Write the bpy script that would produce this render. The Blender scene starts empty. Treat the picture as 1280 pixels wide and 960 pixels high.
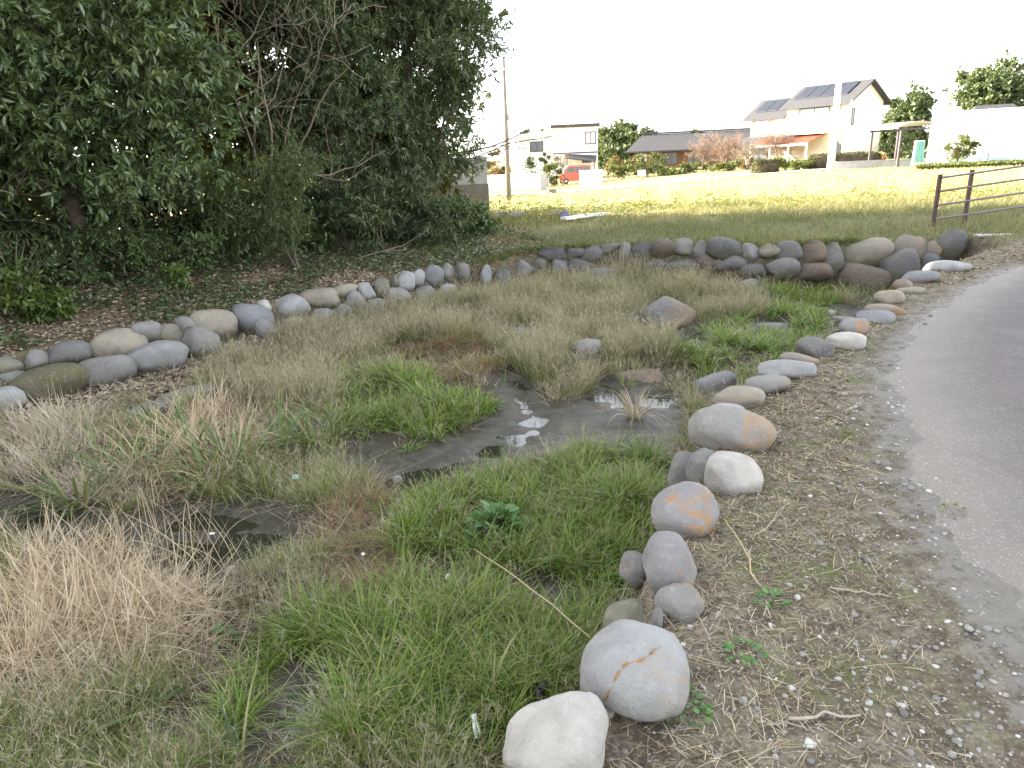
import bpy, bmesh, math, random
import numpy as np
from mathutils import Vector, Matrix
R_ = math.radians
random.seed(7); rng = np.random.default_rng(7)
SC = bpy.context.scene
COL = SC.collection

# ------------------------------------------------------------------ camera, sky, sun, exposure
F = 860.0; PITCH = R_(17.8); ROLL = R_(2.4); H = 1.6
fw = np.array([0, math.cos(PITCH), -math.sin(PITCH)])
_r = np.array([1., 0, 0]); _u = np.cross(_r, fw)
cR = _r*math.cos(ROLL) - _u*math.sin(ROLL); cU = _u*math.cos(ROLL) + _r*math.sin(ROLL)
cam = bpy.data.cameras.new('camera'); camo = bpy.data.objects.new('camera', cam); COL.objects.link(camo)
cam.sensor_width = 36; cam.lens = F/1280*36; cam.clip_start = 0.05; cam.clip_end = 3000
camo.matrix_world = Matrix(((cR[0], cU[0], -fw[0], 0), (cR[1], cU[1], -fw[1], 0), (cR[2], cU[2], -fw[2], H), (0, 0, 0, 1)))
SC.camera = camo
SUN_EL = R_(21); SUN_AZ = math.atan2(-0.95, 0.31)
W = bpy.data.worlds.new('World'); SC.world = W; W.use_nodes = True
wn = W.node_tree.nodes; bg = wn['Background']
sky = wn.new('ShaderNodeTexSky'); sky.sky_type = 'NISHITA'; sky.sun_disc = False
sky.sun_elevation = SUN_EL; sky.sun_rotation = SUN_AZ; sky.dust_density = 1.2; sky.air_density = 1.0; sky.ozone_density = 1.0
hs = wn.new('ShaderNodeHueSaturation'); hs.inputs['Saturation'].default_value = 0.28; W.node_tree.links.new(sky.outputs[0], hs.inputs['Color']); W.node_tree.links.new(hs.outputs[0], bg.inputs[0]); bg.inputs[1].default_value = 0.15
sl = bpy.data.lights.new('sun', 'SUN'); so = bpy.data.objects.new('sun', sl); COL.objects.link(so)
sl.energy = 5.0; sl.angle = R_(0.5); sl.color = (1.0, 0.90, 0.74)
sd = Vector((math.sin(SUN_AZ)*math.cos(SUN_EL), math.cos(SUN_AZ)*math.cos(SUN_EL), math.sin(SUN_EL)))
so.rotation_euler = sd.to_track_quat('Z', 'Y').to_euler(); so.location = (-20, 10, 30)
vs = SC.view_settings; vs.view_transform = 'Standard'; vs.look = 'None'; vs.exposure = 2.85; vs.gamma = 1.0; vs.use_curve_mapping = False
SC.cycles.max_bounces = 8; SC.cycles.transparent_max_bounces = 8; SC.cycles.use_denoising = True

# ------------------------------------------------------------------ projection helpers (photo pixel <-> world)
def ray(px, py):
    d = fw*F + cR*(px-640) + cU*(480-py); return d/np.linalg.norm(d)
def atz(px, py, z):
    d = ray(px, py); return np.array([0, 0, H]) + d*((z-H)/d[2])
def aty(px, py, Y):
    d = ray(px, py); return np.array([0, 0, H]) + d*(Y/d[1])
def project(P):
    P = np.asarray(P, float) - np.array([0, 0, H]); z = P@fw
    zz = np.where(z > 0.05, z, 0.05)
    return 640+F*(P@cR)/zz, np.where(z > 0.05, 480-F*(P@cU)/zz, 5000.)
def pip(poly, X, Y):
    n = len(poly); c = np.zeros(X.shape, bool); j = n-1
    for i in range(n):
        xi, yi = poly[i]; xj, yj = poly[j]
        if yi != yj:
            c ^= ((yi > Y) != (yj > Y)) & (X < (xj-xi)*(Y-yi)/(yj-yi)+xi)
        j = i
    return c
def sst(a, b, x):
    t = np.clip((x-a)/(b-a), 0, 1); return t*t*(3-2*t)
class WN:                                           # smooth wave noise in 2D, about -1..1
    def __init__(s, seed, n=9):
        r = np.random.default_rng(seed); a = r.uniform(0, 2*np.pi, n); k = r.uniform(.6, 1.7, n)
        s.kx, s.ky, s.p = np.cos(a)*k, np.sin(a)*k, r.uniform(0, 6.28, n); s.n = n
    def __call__(s, x, y, sc):
        o = 0
        for i in range(s.n): o = o + np.sin((s.kx[i]*x+s.ky[i]*y)*sc+s.p[i])
        return o/ (s.n**.5) * .8
N1, N2, N3 = WN(1), WN(2), WN(3)

# ------------------------------------------------------------------ object helpers
def link(o, parent=None):
    COL.objects.link(o)
    if parent is not None: o.parent = parent
    return o
def tag(o, label=None, cat=None, group=None, kind=None):
    if cat and not kind: kind = 'thing'
    if label: o['label'] = label
    if cat: o['category'] = cat
    if group: o['group'] = group
    if kind: o['kind'] = kind
    return o
def thing(name, label, cat, loc=(0, 0, 0), rotz=0, group=None, kind='thing'):
    o = bpy.data.objects.new(name, None); o.empty_display_size = .2; link(o)
    o.location = loc; o.rotation_euler = (0, 0, rotz); return tag(o, label, cat, group, kind)
def big(name, V, Fs, mat, parent=None, smooth=False, attrs=None):
    V = np.asarray(V, np.float32).reshape(-1, 3); Fs = [np.asarray(f, np.int32) for f in Fs if len(f)]
    me = bpy.data.meshes.new(name); me.vertices.add(len(V)); me.vertices.foreach_set('co', V.ravel())
    tot = np.concatenate([np.full(len(f), f.shape[1], np.int32) for f in Fs]); idx = np.concatenate([f.ravel() for f in Fs])
    me.loops.add(len(idx)); me.loops.foreach_set('vertex_index', idx)
    me.polygons.add(len(tot)); st = np.zeros(len(tot), np.int32); st[1:] = np.cumsum(tot)[:-1]
    me.polygons.foreach_set('loop_start', st)
    if smooth: me.polygons.foreach_set('use_smooth', np.ones(len(tot), bool))
    me.update(calc_edges=True)
    for k, a in (attrs or {}).items():
        at = me.attributes.new(k, 'FLOAT', 'POINT'); at.data.foreach_set('value', np.asarray(a, np.float32).ravel())
    me.validate()
    if mat: me.materials.append(mat)
    return link(bpy.data.objects.new(name, me), parent)
class MB:                                           # small mesh builder: boxes, prisms, tubes
    def __init__(s): s.v = []; s.f = []
    def add(s, v, f):
        n = len(s.v); s.v += [tuple(map(float, p)) for p in v]; s.f += [tuple(i+n for i in q) for q in f]; return s
    def box(s, x0, x1, y0, y1, z0, z1):
        return s.add([(x0, y0, z0), (x1, y0, z0), (x1, y1, z0), (x0, y1, z0), (x0, y0, z1), (x1, y0, z1), (x1, y1, z1), (x0, y1, z1)],
                     [(3, 2, 1, 0), (4, 5, 6, 7), (0, 1, 5, 4), (1, 2, 6, 5), (2, 3, 7, 6), (3, 0, 4, 7)])
    def slab(s, quad, t):                           # quad of 3D points, thickened downwards by t
        q = [np.array(p, float) for p in quad]; n = len(q)
        v = q+[p-np.array([0, 0, t]) for p in q]
        f = [tuple(range(n)), tuple(range(2*n-1, n-1, -1))]+[(i, i+n, (i+1) % n+n, (i+1) % n) for i in range(n)]
        return s.add(v, f)
    def prism(s, poly, axis, a, b):                 # 2D polygon extruded along axis 'x' or 'y' or 'z'
        n = len(poly)
        def P(p, t): return {'x': (t, p[0], p[1]), 'y': (p[0], t, p[1]), 'z': (p[0], p[1], t)}[axis]
        v = [P(p, a) for p in poly]+[P(p, b) for p in poly]
        return s.add(v, [tuple(range(n-1, -1, -1)), tuple(range(n, 2*n))]+[(i, (i+1) % n, (i+1) % n+n, i+n) for i in range(n)])
    def tube(s, pts, rad, k=7, cap=True):
        pts = [np.array(p, float) for p in pts]; m = len(pts)
        rad = [rad]*m if np.isscalar(rad) else rad
        n0 = len(s.v); ref = np.array([.31, .17, .93])
        for i in range(m):
            d = pts[min(i+1, m-1)]-pts[max(i-1, 0)]; d = d/(np.linalg.norm(d)+1e-9)
            a = np.cross(d, ref); a = a/(np.linalg.norm(a)+1e-9) if np.linalg.norm(a) > .05 else np.array([1., 0, 0]); b = np.cross(d, a)
            for j in range(k):
                t = 2*math.pi*j/k; s.v.append(tuple(pts[i]+rad[i]*(a*math.cos(t)+b*math.sin(t))))
        for i in range(m-1):
            for j in range(k):
                s.f.append((n0+i*k+j, n0+i*k+(j+1) % k, n0+(i+1)*k+(j+1) % k, n0+(i+1)*k+j))
        if cap: s.f.append(tuple(n0+j for j in range(k-1, -1, -1))); s.f.append(tuple(n0+(m-1)*k+j for j in range(k)))
        return s
    def build(s, name, mat, parent=None, smooth=False, bevel=0):
        me = bpy.data.meshes.new(name); me.from_pydata(s.v, [], s.f); me.update()
        if bevel or True:
            bm = bmesh.new(); bm.from_mesh(me); bmesh.ops.recalc_face_normals(bm, faces=bm.faces)
            if bevel: bmesh.ops.bevel(bm, geom=list(bm.edges), offset=bevel, segments=2, affect='EDGES')
            bm.to_mesh(me); bm.free()
        if smooth:
            for p in me.polygons: p.use_smooth = True
        me.materials.append(mat); return link(bpy.data.objects.new(name, me), parent)

# ------------------------------------------------------------------ materials
class NT:
    def __init__(s, name):
        s.m = bpy.data.materials.new(name); s.m.use_nodes = True; s.t = s.m.node_tree; s.t.nodes.clear()
        s.out = s.t.nodes.new('ShaderNodeOutputMaterial')
    def n(s, typ, ins=None, **props):
        nd = s.t.nodes.new('ShaderNode'+typ)
        for k, v in props.items(): setattr(nd, k, v)
        for k, v in (ins or {}).items(): s.set(nd.inputs[k], v)
        return nd
    def set(s, sock, v):
        if isinstance(v, bpy.types.NodeSocket): s.t.links.new(v, sock)
        elif sock.type == 'RGBA': sock.default_value = (*v[:3], 1)
        else: sock.default_value = v
    def ramp(s, fac, stops, interp='LINEAR'):
        r = s.n('ValToRGB', {0: fac}); cr = r.color_ramp; cr.interpolation = interp
        while len(cr.elements) < len(stops): cr.elements.new(0.5)
        for e, (p, c) in zip(cr.elements, stops):
            e.position = p; e.color = (*c, 1) if len(c) == 3 else c
        return r.outputs[0]
    def mix(s, fac, a, b, mode='MIX'):
        m = s.n('Mix', data_type='RGBA', blend_type=mode); s.set(m.inputs[0], fac); s.set(m.inputs[6], a); s.set(m.inputs[7], b); return m.outputs[2]
    def math(s, op, a, b=0.0, c=0.0, clamp=False):
        m = s.n('Math', {0: a, 1: b, 2: c}, operation=op, use_clamp=clamp); return m.outputs[0]
    def noise(s, vec, scale, detail=4, rough=.55, dist=0):
        return s.n('TexNoise', {'Vector': vec, 'Scale': scale, 'Detail': detail, 'Roughness': rough, 'Distortion': dist}).outputs[0]
    def step(s, x, a, b):
        return s.n('MapRange', {0: x, 1: a, 2: b, 3: 0., 4: 1.}, interpolation_type='SMOOTHSTEP').outputs[0]
    def attr(s, name): return s.n('Attribute', attribute_name=name).outputs['Fac']
    def bump(s, h, strength=.5, dist=.02):
        return s.n('Bump', {'Strength': strength, 'Distance': dist, 'Height': h}).outputs[0]
    def pr(s, col, rough=.7, spec=.4, metal=0., normal=None, **kw):
        ins = {'Base Color': col, 'Roughness': rough, 'Specular IOR Level': spec, 'Metallic': metal}
        if normal is not None: ins['Normal'] = normal
        ins.update(kw); return s.n('BsdfPrincipled', ins).outputs[0]
    def done(s, sh): s.t.links.new(sh, s.out.inputs[0]); return s.m
def mat_plain(name, c1, c2=None, scale=3., rough=.7, spec=.4, metal=0., bump=.2, fine=40.):
    t = NT(name); co = t.n('TexCoord').outputs['Object']
    c2 = c2 or tuple(x*.8 for x in c1)
    a = t.noise(co, scale, 6, .6); b = t.noise(co, fine, 3)
    f = t.math('ADD', t.math('MULTIPLY', a, .7), t.math('MULTIPLY', b, .3))
    col = t.ramp(f, [(.3, c2), (.65, c1)])
    return t.done(t.pr(col, rough, spec, metal, t.bump(b, bump, .01)))
def mat_leaf(name, cols, trans=.25, rough=.45, spec=.35, tip=None, tipa=.55):
    t = NT(name); rnd = t.n('NewGeometry').outputs['Random Per Island']; n = len(cols)
    col = t.ramp(rnd, [(i/(n-1), c) for i, c in enumerate(cols)])
    if tip: col = t.mix(t.math('MULTIPLY', t.step(t.attr('t'), tipa, 1.0), .8), col, tip)
    p = t.pr(col, rough, spec); tr = t.n('BsdfTranslucent', {'Color': t.mix(.5, col, (.16, .2, .03))}).outputs[0]
    m = t.n('MixShader', {0: trans, 1: p, 2: tr}); return t.done(m.outputs[0])

# ------------------------------------------------------------------ terrain
WALL = [(-.6, -4), (-.5, -1), (-.35, .4), (-.08, 1.2), (.08, 1.62), (.3, 1.85), (.48, 2.25), (.56, 2.55), (.72, 2.9), (.88, 3.25), (1.05, 3.6), (1.3, 4.2),
        (1.7, 4.8), (2.15, 5.25), (2.85, 6.0), (3.65, 6.95), (4.45, 8.0), (5.35, 9.0), (6.4, 10.0), (7.5, 10.95), (8.6, 12.0), (9.3, 13.2), (9.3, 14.0),
        (8.3, 14.1), (7.2, 13.9), (6.4, 13.7), (5.5, 13.6), (3.9, 14.4), (1.9, 15.0), (.4, 15.0), (-.5, 14.0), (-1.2, 14.0), (-2.4, 13.0), (-3.8, 11.6), (-4.5, 10.5),
        (-5.9, 9.1), (-6.6, 8.5), (-8.4, 7.0), (-9.2, 4), (-9.4, -4)]
WALL = [(x_-.10, y_) if y_ < 5 and x_ > -1 else (x_-.06, y_+.06) if x_ > -.5 and y_ < 11 else (x_, y_) for x_, y_ in WALL]
def sdist(poly, X, Y):                              # positive inside
    d = np.full(X.shape, 1e9); P = np.array(poly)
    for i in range(len(P)):
        a = P[i]; b = P[(i+1) % len(P)]; e = b-a; L = e@e
        t = np.clip(((X-a[0])*e[0]+(Y-a[1])*e[1])/L, 0, 1)
        d = np.minimum(d, (X-a[0]-t*e[0])**2+(Y-a[1]-t*e[1])**2)
    d = np.sqrt(d); return np.where(pip(poly, X, Y), d, -d)
class TPS:
    def __init__(s, pts):
        p = np.array(pts, float); s.c = p[:, :2]; n = len(p)
        K = s.k(np.linalg.norm(s.c[:, None]-s.c[None], axis=2))+np.eye(n)*.15; Pm = np.c_[np.ones(n), s.c]
        A = np.block([[K, Pm], [Pm.T, np.zeros((3, 3))]]); s.w = np.linalg.solve(A, np.r_[p[:, 2], 0, 0, 0])
    @staticmethod
    def k(r): return np.where(r > 1e-9, r*r*np.log(np.maximum(r, 1e-9)), 0)
    def __call__(s, X, Y):
        o = s.w[-3]+s.w[-2]*X+s.w[-1]*Y
        for (cx, cy), w in zip(s.c, s.w[:-3]): o = o+w*s.k(np.hypot(X-cx, Y-cy))
        return o
OUT = TPS([(.5, 1.5, 0), (2, 4, 0), (4, 4, 0), (4, 7, 0), (6, 9, 0), (9, 11, -.02), (14, 8, 0), (14, 2, 0), (3, -3, 0), (0, -3, 0), (10, -4, 0), (18, 16, 0), (7, 6, 0), (12, 12, 0),
           (9.2, 14.5, -.17), (7.2, 14.1, -.2), (3.9, 14.6, -.2), (1.9, 15.3, -.22), (.3, 15.4, -.25), (2, 18, -.05), (6, 18, 0), (10, 17.5, .02), (0, 21, .03), (6, 22, .08), (14, 22, .1),
           (-1.2, 14.3, -.38), (-2.4, 13.3, -.42), (-3.8, 11.9, -.48), (-5.9, 9.4, -.5), (-8, 8, -.5), (-3.5, 15, -.12), (-5.5, 12.8, -.12), (-8, 11, -.1), (-10, 13, .1), (-4, 20, .1),
           (-10, 20, .2), (-12, 6, -.3), (-14, 0, -.2), (-14, 16, .2), (-16, 22, .2)])
BED = TPS([(-.1, 2, -.68), (1.5, 6, -.74), (0, 5.4, -.72), (-2.2, 4.2, -.72), (-3.5, 4.6, -.72), (-6.2, 8, -.88), (-5, 8.7, -.9), (-4.2, 10.5, -.9), (-1.2, 13.6, -.9), (2.7, 14.2, -.8),
           (5.4, 13.2, -1.0), (6.8, 13, -1.1), (5.3, 10.5, -1.06), (2, 9, -.86), (3, 7.5, -.85), (4.5, 9, -1.0), (-3, 2, -.62), (-8, 3, -.65), (-1, 0, -.6), (-4, -3, -.6), (8.5, 13, -.9)])
# wet ground, outlined in the photograph and laid on the bed
WET = [[(420, 560), (470, 545), (520, 565), (560, 542), (600, 525), (638, 505), (615, 470), (640, 455), (668, 480), (690, 505), (740, 500), (752, 478), (790, 478), (850, 490), (856, 515), (845, 548), (770, 548), (700, 545), (650, 560), (600, 575), (560, 602), (500, 606), (465, 592)],
       [(160, 645), (220, 622), (330, 625), (382, 640), (388, 668), (340, 692), (290, 708), (230, 728), (180, 705)],
       [(0, 615), (70, 605), (150, 640), (150, 690), (60, 690), (0, 680)], [(850, 413), (890, 418), (888, 442), (856, 442)], [(935, 399), (985, 400), (988, 413), (938, 416)],
       [(1030, 385), (1090, 380), (1090, 412), (1040, 416)], [(665, 715), (720, 715), (725, 760), (670, 760)], [(330, 850), (390, 800), (425, 812), (415, 880), (350, 945), (300, 950), (330, 890)], [(195, 905), (260, 860), (275, 900), (210, 940)]]
WATER = [[(640, 468), (656, 480), (664, 503), (682, 514), (684, 526), (656, 540), (642, 520), (650, 500)], [(732, 505), (742, 480), (762, 476), (772, 495), (748, 512)], [(790, 482), (852, 490), (848, 508), (800, 504)], [(852, 414), (888, 419), (886, 441), (856, 440)],
         [(500, 580), (560, 572), (640, 528), (655, 545), (590, 572), (560, 600), (505, 604), (480, 596)], [(190, 650), (235, 628), (330, 632), (372, 648), (335, 680), (285, 700), (230, 715), (195, 690)], [(10, 625), (70, 615), (140, 650), (120, 682), (20, 672)], [(1036, 390), (1084, 388), (1080, 410), (1044, 412)], [(340, 870), (395, 830), (405, 870), (350, 925)]]
WET += [[(a_, b_+14) for a_, b_ in q_] for q_ in WET[:2]]
def zfar(X, Y):
    a = .08-.88*sst(24, 52, Y)*sst(26, 2, X); return a
def ground_parts(X, Y):
    Xc = np.clip(X, -15, 17); Yc = np.clip(Y, -4, 23.5); sdv = sdist(WALL, X, Y)
    out = OUT(Xc, Yc); k = sst(20, 26, Y); out = out*(1-k)+zfar(X, Y)*k
    far = sst(60, 400, np.hypot(X, Y)); out = out+far*2.0*0
    return sdv, out, BED(np.clip(X, -9, 9), np.clip(Y, -4, 15))
def axis(a, b, dense, s0, s1, grow=1.16):
    m = np.arange(s0, s1+1e-6, dense); r = [s1]; d = dense
    while r[-1] < b: d = min(d*grow, 60.); r.append(r[-1]+d)
    l = [s0]; d = dense
    while l[-1] > a: d = min(d*grow, 60.); l.append(l[-1]-d)
    return np.r_[l[:0:-1], m, r[1:]]
GX = axis(-900, 900, .055, -7.5, 9.5); GY = axis(-60, 1500, .055, 1.0, 16.2)
XX, YY = np.meshgrid(GX, GY)
SD, ZO, ZB = ground_parts(XX, YY)
BEDM = sst(-.13, .12, SD)
_px, _py = project(np.stack([XX, YY, ZB], -1))
WETM = np.zeros(XX.shape)
for w in WET: WETM = np.maximum(WETM, pip(w, _px, _py)*1.)
WETM *= (SD > .05)
WATM = np.zeros(XX.shape)
for w in WATER: WATM = np.maximum(WATM, pip(w, _px+9*N1(XX, YY, 9), _py+5*N2(XX, YY, 9))*1.)
WATM *= (SD > .05)
def blur(a, n):
    for _ in range(n):
        b = a.copy(); b[1:-1, 1:-1] = (a[1:-1, 1:-1]*2+a[:-2, 1:-1]+a[2:, 1:-1]+a[1:-1, :-2]+a[1:-1, 2:])/6; a = b
    return a
WETM = np.maximum(WETM, WATM); WETM = blur(WETM, 4); WATM = blur(WATM, 2)
PATH_PX = [(1292, 330), (1250, 341), (1192, 370), (1148, 400), (1124, 424), (1110, 456), (1110, 500), (1124, 560), (1150, 625), (1185, 690), (1222, 750), (1262, 810), (1300, 870), (1345, 955)]
_pe = np.array([atz(a, b, 0)[:2] for a, b in PATH_PX])
_pe = np.r_[[[14.5, 13.2], [10.6, 11.5]], _pe, [[1.35, .4], [1.1, -4.]]]
PATHPOLY = [tuple(p) for p in _pe]+[(12, -4), (16, 2), (18, 14)]
PSD = sdist(PATHPOLY, XX, YY)
NEAR = sst(30, 12, np.hypot(XX, YY))
rough_amp = np.where(SD > 0, .03*(1-.58*WETM), np.where(PSD > -.1, 0.002, .014))*NEAR
ZO2 = ZO*(1-0*ZO)
ZZ = ZO2*(1-BEDM)+ZB*BEDM
ZZ = ZZ + rough_amp*(N1(XX, YY, 7)+.6*N2(XX, YY, 17)+.45*N3(XX, YY, 34)) + WETM*(.012*N3(XX, YY, 4.5)+.008*N2(XX, YY, 11))*BEDM - (.045*WETM+.034*WATM)*BEDM + .05*(1-WETM)*BEDM*sst(.1, .5, SD)*N2(XX, YY, 2.2)
def zat(x, y):
    x = np.asarray(x, float); y = np.asarray(y, float)
    i = np.clip(np.searchsorted(GX, x)-1, 0, len(GX)-2); j = np.clip(np.searchsorted(GY, y)-1, 0, len(GY)-2)
    u = np.clip((x-GX[i])/(GX[i+1]-GX[i]), 0, 1); v = np.clip((y-GY[j])/(GY[j+1]-GY[j]), 0, 1)
    return ZZ[j, i]*(1-u)*(1-v)+ZZ[j, i+1]*u*(1-v)+ZZ[j+1, i]*(1-u)*v+ZZ[j+1, i+1]*u*v
def gridat(A, x, y):
    i = np.clip(np.searchsorted(GX, x), 0, len(GX)-1); j = np.clip(np.searchsorted(GY, y), 0, len(GY)-1); return A[j, i]
_ts = np.geomspace(.8, 300, 3000)
def G(px, py):                                      # where the sight line of a photo pixel meets the ground
    d = ray(px, py); P = np.array([0, 0, H])+_ts[:, None]*d; h = P[:, 2]-zat(P[:, 0], P[:, 1])
    k = np.argmax(h < 0) if (h < 0).any() else len(h)-1
    t = _ts[k-1]+(_ts[k]-_ts[k-1])*h[k-1]/(h[k-1]-h[k]+1e-9); return np.array([0, 0, H])+d*t
ny, nx = XX.shape
ii = np.arange(ny*nx).reshape(ny, nx)
GF = np.stack([ii[:-1, :-1], ii[:-1, 1:], ii[1:, 1:], ii[1:, :-1]], -1).reshape(-1, 4)
bankm = sst(-.3, .5, -SD)*sst(2.5, -.5, XX - (YY-14)*.05)*(YY > 4)*sst(26, 21, YY)*sst(1.2, -.6, XX+ (YY-15)*.12)
bankm = np.where((XX < -6), sst(-.3, .5, -SD), bankm)
fieldm = sst(16.5, 20, YY-.1*XX+.3*N1(XX, YY, 1.))
t = NT('ground_soil'); co = t.n('TexCoord').outputs['Object']
nA = t.noise(co, 1.3, 6, .6); nB = t.noise(co, 9, 6, .6); nC = t.noise(co, 60, 4, .6); nD = t.noise(co, .35, 5)
vor = t.n('TexVoronoi', {'Vector': co, 'Scale': 55.}).outputs
verge = t.mix(t.step(nB, .40, .62), (.10, .08, .054), (.20, .17, .125))
verge = t.mix(t.step(t.noise(co, 38, 6, .75), .42, .60), verge, t.mix(.5, verge, (.02, .014, .008)))
verge = t.mix(t.math('MULTIPLY', t.step(t.noise(co, 85, 5, .7), .52, .66), .6), verge, (.25, .215, .16))
verge = t.mix(t.math('MULTIPLY', t.step(nA, .47, .66), t.step(nB, .42, .6)), verge, (.075, .085, .022))
verge = t.mix(t.math('MULTIPLY', t.step(vor[0], .28, .16), t.step(t.n('TexVoronoi', {'Vector': co, 'Scale': 55.}).outputs['Color'], .55, .6)), verge, (.26, .245, .23))
dust = t.mix(nB, (.125, .113, .098), (.19, .172, .15))
verge = t.mix(t.step(t.math('ADD', t.attr('pathd'), t.math('MULTIPLY', t.math('SUBTRACT', nB, .5), .7)), -.16, .03), verge, dust)
bedc = t.mix(nB, (.03, .026, .017), (.07, .058, .038))
mud0 = t.noise(co, 3.2, 6, .65, 1.)
mud = t.mix(t.step(nB, .35, .65), (.036, .032, .022), (.072, .064, .046))
mud = t.mix(t.math('MULTIPLY', t.step(mud0, .52, .62), .6), mud, (.04, .043, .026)); mud = t.mix(t.math('MULTIPLY', t.step(nC, .58, .68), .5), mud, (.17, .155, .13))
bedc = t.mix(t.attr('wet'), bedc, mud)
bank = t.mix(t.step(nB, .3, .7), (.075, .055, .036), (.18, .135, .09))
turf = t.mix(t.step(nB, .35, .65), (.075, .075, .03), (.13, .13, .055))
field = t.mix(t.step(nD, .4, .6), (.30, .25, .10), (.23, .22, .075)); field = t.mix(t.step(nB, .45, .7), field, (.36, .29, .14))
out = t.mix(t.attr('far'), verge, turf); out = t.mix(t.attr('bank'), out, bank); out = t.mix(t.attr('field'), out, field)
col = t.mix(t.attr('bed'), out, bedc)
col = t.mix(t.math('MULTIPLY', t.step(nC, .35, .7), .35), col, t.mix(.5, col, (.0, .0, .0)))
rg = t.math('SUBTRACT', .9, t.math('MULTIPLY', t.attr('wet'), .36))
hh = t.math('ADD', t.math('MULTIPLY', nB, .6), t.math('MULTIPLY', nC, .35))
M_ground = t.done(t.pr(col, rg, .25, 0., t.bump(hh, t.math('SUBTRACT', .75, t.math('MULTIPLY', t.attr('wet'), .45)), .03)))
farm = sst(12.0, 13.5, YY+.0*XX)*sst(.0, .2, -SD)*sst(-1.2, -.6, -PSD*0-1*(XX > 40)*0 + np.where(PSD > -.4, -2, 0))
farm = np.where(PSD > -.5, 0, farm)
g = big('ground', np.stack([XX, YY, ZZ], -1), [GF], M_ground, smooth=True,
        attrs={'bed': BEDM, 'wet': WETM*BEDM, 'bank': bankm, 'far': farm, 'field': fieldm*sst(-.2, .2, -SD), 'pathd': np.clip(PSD, -3, 3)})
tag(g, 'muddy stream bed, banks and fields', kind='structure')

# shallow water lying in the wet hollows
t = NT('stream_water'); co = t.n('TexCoord').outputs['Object']; nb = t.noise(co, 7, 3)
p = t.pr((.028, .028, .018), .03, .5, 0., t.bump(nb, .06, .01), **{'Alpha': .8})
M_water = t.done(p)
wm = (WATM[:-1, :-1] > .02) & (BEDM[:-1, :-1] > .97)
wf = GF.reshape(ny-1, nx-1, 4)[wm]
uq, inv = np.unique(wf, return_inverse=True)
WZ = ZB-.072+.004*N1(XX, YY, 1.1)
wo = big('stream_water', np.stack([XX, YY, WZ], -1).reshape(-1, 3)[uq], [inv.reshape(-1, 4)], M_water, smooth=True)
tag(wo, 'shallow still water in the muddy stream bed', kind='structure')

# asphalt path on the right
t = NT('worn_asphalt'); co = t.n('TexCoord').outputs['Object']
n1 = t.noise(co, 2.2, 5); n2 = t.noise(co, 90, 3); n3 = t.noise(co, 14, 5)
vo = t.n('TexVoronoi', {'Vector': co, 'Scale': 130.}).outputs
asp = t.mix(t.step(n1, .3, .7), (.082, .068, .066), (.115, .097, .093))
asp = t.mix(t.math('MULTIPLY', t.step(vo['Color'], .6, .95), .5), asp, (.20, .185, .185))
asp = t.mix(t.math('MULTIPLY', t.step(n2, .5, .35), .5), asp, (.05, .045, .05))
e = t.math('ADD', t.attr('edge'), t.math('MULTIPLY', t.math('SUBTRACT', n3, .5), .35))
e = t.math('ADD', e, t.math('MULTIPLY', t.math('SUBTRACT', n1, .5), .5))
dustc = t.mix(n3, (.14, .124, .106), (.205, .183, .158)); dustc = t.mix(t.math('MULTIPLY', t.step(vo['Color'], .7, .9), .6), dustc, (.32, .305, .29))
col = t.mix(t.step(e, .58, .03), asp, dustc)
M_path = t.done(t.pr(col, .85, .3, 0., t.bump(t.math('ADD', n2, t.math('MULTIPLY', vo[0], .6)), .5, .008)))
seg = []; cum = np.r_[0, np.cumsum(np.hypot(*np.diff(_pe, axis=0).T))]
ss = np.arange(0, cum[-1], .05); ex = np.interp(ss, cum, _pe[:, 0]); ey = np.interp(ss, cum, _pe[:, 1])
def sm(a, n=14):
    k = np.ones(n)/n; return np.convolve(np.pad(a, n//2, 'edge'), k, 'same')[n//2:-(n//2)]
ex, ey = sm(ex), sm(ey)
tx, ty = np.gradient(ex), np.gradient(ey); L = np.hypot(tx, ty); nxn, nyn = -ty/L, tx/L      # to the right-hand side of travel is (+)
wob = .05*np.sin(ss*3.1)+.04*np.sin(ss*7.7+1)+.03*np.sin(ss*17+2)+.02*np.sin(ss*41)
offs = np.r_[0, .04, .1, .2, .3, .45, .65, .9, 1.2, 1.6, 2.2]
PV = []; PEg = []
for o_ in offs:
    k = np.exp(-o_*4)
    hx = np.where(ey > 11, .3, 1.); X = ex-wob*k*1+o_*1.0*hx*1.6; Y = ey-o_*(ey > 11)*.9
    PV.append(np.stack([X, Y, zat(X, Y)+(.012*min(1, o_/.5) if o_ > 0 else -.012)], -1)); PEg.append(np.full(len(ex), o_))
for o_ in (4., 6.5, 9.):
    X = ex+o_; Y = ey-o_*(ey > 11)*.5; PV.append(np.stack([X, Y, zat(X, Y)+.012], -1)); PEg.append(np.full(len(ex), o_))
PV = np.array(PV); a, b = PV.shape[:2]; ii2 = np.arange(a*b).reshape(a, b)
po = big('asphalt_path', PV, [np.stack([ii2[:-1, :-1], ii2[1:, :-1], ii2[1:, 1:], ii2[:-1, 1:]], -1).reshape(-1, 4)], M_path, smooth=True, attrs={'edge': np.array(PEg)})
tag(po, 'worn grey asphalt path with dusty edge', kind='structure')
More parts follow.
